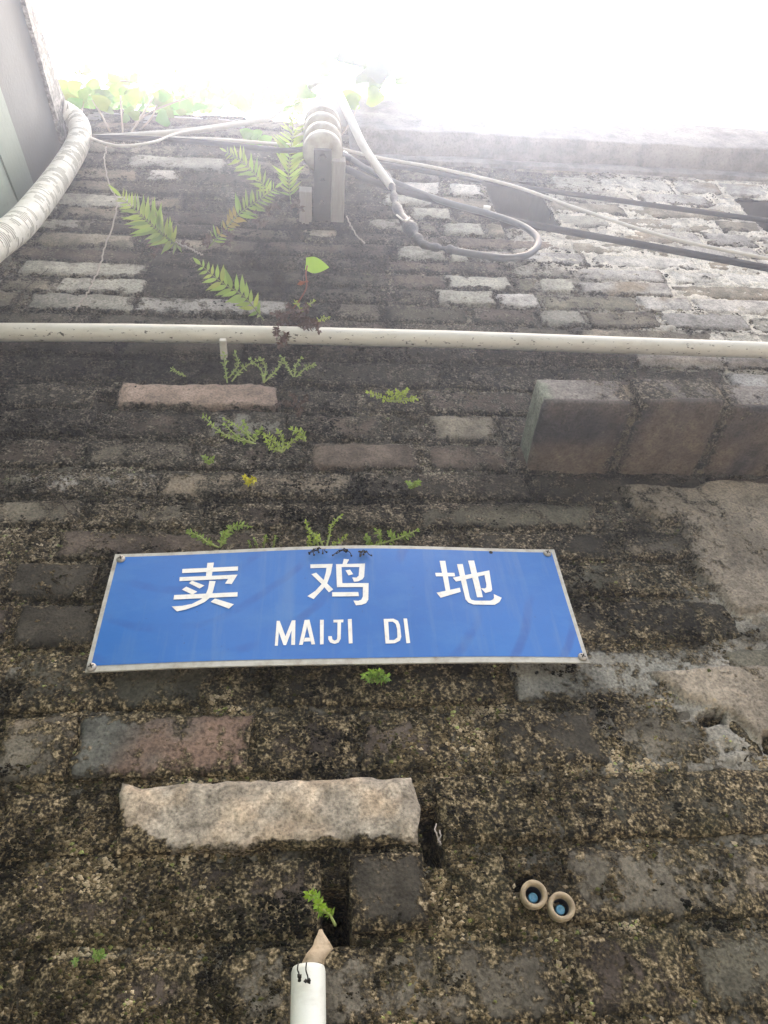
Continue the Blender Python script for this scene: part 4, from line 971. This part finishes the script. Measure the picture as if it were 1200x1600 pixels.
sprig('dried brown tuft at the foot of the middle and upright ferns', [[(330, 388), (320, 378), (330, 370)], [(345, 385), (360, 372), (352, 360)], [(440, 330), (425, 318), (418, 335)], [(452, 330), (462, 315), (470, 328)], [(420, 345), (405, 350), (400, 335)]], .016, 'dead', (1.1, 1, 1), 'dried_weed', (.10, .06, .05, 1), off=.03, dens=1.8)
for (x, y, lab) in ((500, 858, 'black dried root clump hanging over the sign edge, largest of three'), (536, 860, 'black dried root clump on the sign edge, middle of three'), (570, 862, 'black dried root clump on the sign edge, rightmost of three')):
    mb = MB(); c0 = SP(x, y, .003)
    for s_ in range(9):
        a_ = c0+np.array([rng.normal(0, .003), -.001, 0]); e_ = a_+np.array([rng.normal(0, .006), rng.normal(-.002, .001), -rng.random()*.013])
        tube(mb, catmull([a_, (a_+e_)/2+rng.normal(0, .0015, 3), e_], 4), .0006, 5)
        lathe(mb, [(.0002, -.0015), (.0016, 0), (.0002, .0015)], e_, rng.normal(0, 1, 3), 6)
    solo('root_clump', mb, M['slot'], lab, 'dead root', c0, 'dried root clumps on the sign edge')
# seedling with one heart leaf
t0 = thing('seedling', 'single bright heart-shaped leaf on a red stalk above the pipe', 'seedling', W(458, 478, .03))
mb = MB(); tube(mb, catmull([W(458, 482, .03), W(470, 466, .05), W(479, 448, .07), W(478, 428, .09), W(480, 415, .10)], 6), .0014, 6, True, (.22, .08, .05, 1)); mb.build('stem', M['stem'], t0)
mb = MB(); pa_ = W(478, 412, .10); pb_ = W(514, 418, .10); leaf(mb, pa_, pb_-pa_, tocam(pa_)+Vector((0, 0, -.35)), float(np.linalg.norm(pb_-pa_)), .030, (1.3, 1.5, .8), 10, .1, .5, .05); mb.build('leaf', M['leaf'], t0)
mb = MB(); p_ = W(475, 440, .075)
for s_ in range(6): leaf(mb, p_, rng.normal(0, 1, 3), rng.normal(0, 1, 3), .014, .008, (4., 1.6, .8), 3)
mb.build('withered_leaf', M['dead'], t0); rebase(t0)

# vine over the wall top
def vleaf(px, py, off, s_, dirv, name='leaf', mat='vine', c=(1, 1, 1), parent=None, lobes=False):
    p = W(px, py, off); mb = MB(); nrm = jit(tocam(p), .35)
    leaf(mb, p, jit(Vector(dirv), .2), nrm, s_, s_*random.uniform(.72, .95), c, 9, random.uniform(.05, .25), .55, random.uniform(0, .2))
    return mb.build(name, M[mat], parent)
vn_ = thing('vine', 'large translucent vine leaves hanging over the wall top right of the spools', 'vine', W(560, 110, .0))
for (px, py, s_, dv, c_) in [(556, 104, .20, (.15, -.7, -1), (1, 1.05, 1)), (588, 108, .20, (.05, -.6, -1), (1.3, 1.3, .9)), (612, 100, .17, (.1, -.6, -1), (1.2, 1.2, .9)), (545, 96, .13, (-.2, -.5, -1), (1., 1.1, .9)), (575, 128, .13, (.1, -.6, -1), (.9, 1, .9)), (604, 124, .12, (-.1, -.6, -1), (1, 1.05, .8)), (678, 92, .15, (.1, -.5, -1), (1.6, 1.6, 1.4)),
                             (534, 158, .06, (1, -.1, .1), (1.5, 1.3, .7)), (560, 160, .05, (-1, -.1, -.3), (1.5, 1.3, .7)), (520, 100, .10, (-.3, -.1, -1), (1.1, 1.2, .8)), (575, 150, .06, (1, 0, -.4), (1.5, 1.3, .7)), (500, 150, .06, (-.4, 0, -1), (1.3, 1.3, .8)), (485, 140, .07, (-.6, 0, -.8), (1.2, 1.3, .9)), (460, 165, .06, (-.3, 0, -1), (1.2, 1.3, .9))]:
    vleaf(px, py, .13, s_, dv, c=c_, parent=vn_, mat='vine2' if s_ > .08 else 'vine')
mb = MB(); tube(mb, catmull([W(470, 120, .03), W(520, 85, .1), (W(600, 80, .13)), W(700, 60, .12), W(800, 40, .1)], 8), .003, 6, True, (.14, .12, .07, 1))
mb.build('stem', M['stem'], vn_)
mb = MB(); tube(mb, catmull([W(560, 165, .13), W(545, 195, .12), W(530, 215, .1)], 6), .002, 6, True, (.3, .25, .2, 1)); mb.build('stem', M['stem'], vn_)
rebase(vn_)
vl = thing('vine', 'sunlit mass of lobed vine leaves along the wall top at left', 'vine', W(250, 180, 0))
ns = 0
for q in range(290):
    px = random.uniform(100, 480); edge = 178-10*math.sin(px*.02)-(px > 330)*8; py = edge-abs(random.gauss(0, 30))
    off = random.uniform(-.25, .05); s_ = random.uniform(.028, .062)
    p = W(px, py, off)
    vleaf(px, py, off, s_, (random.uniform(-1, 1), -.3, -random.random()), c=(random.uniform(.8, 1.4), random.uniform(.9, 1.3), .9), parent=vl)
mb = MB()
for L in ([(125, 125), (150, 165), (172, 205)], [(135, 130), (128, 170), (122, 205)], [(240, 150), (222, 180), (210, 195)], [(245, 165), (236, 185), (222, 200)], [(188, 150), (190, 180), (192, 212)], [(110, 110), (200, 128), (320, 125), (440, 140)], [(200, 215), (230, 178), (300, 150), (380, 120)], [(415, 160), (430, 180), (445, 160)]):
    tube(mb, catmull([W(x, y, .02) for x, y in L], 6), random.uniform(.002, .0045), 6, True, (.22, .17, .12, 1))
mb.build('stem', M['stem'], vl); rebase(vl)
t0 = thing('vine', 'small green vine sprig on the wall left of the spools at cable height', 'vine', W(405, 222, .02))
for q in range(9): vleaf(random.uniform(388, 418), random.uniform(210, 222), random.uniform(.02, .05), .032, (random.uniform(-1, 1), -.3, -.4), parent=t0, c=(1, 1.2, .9))
rebase(t0)

# ---------------------------------------------------------------- scattering volume added to imitate lens veiling glare, closed box round the scene
mb = MB(); box(mb, (-5, -6, -1.2), (7, 1.4, 5.6)); hz = mb.build('glare_veil', None, None, False); hz['kind'] = 'stuff'
k = bpy.data.materials.new('glare_veil'); k.use_nodes = True; k.node_tree.nodes.clear()
o_ = k.node_tree.nodes.new('ShaderNodeOutputMaterial'); v_ = k.node_tree.nodes.new('ShaderNodeVolumePrincipled')
v_.inputs['Color'].default_value = (.79, .84, 1, 1); v_.inputs['Density'].default_value = GLARE; v_.inputs['Anisotropy'].default_value = GLARE_G
k.node_tree.links.new(v_.outputs[0], o_.inputs['Volume']); hz.data.materials.append(k)
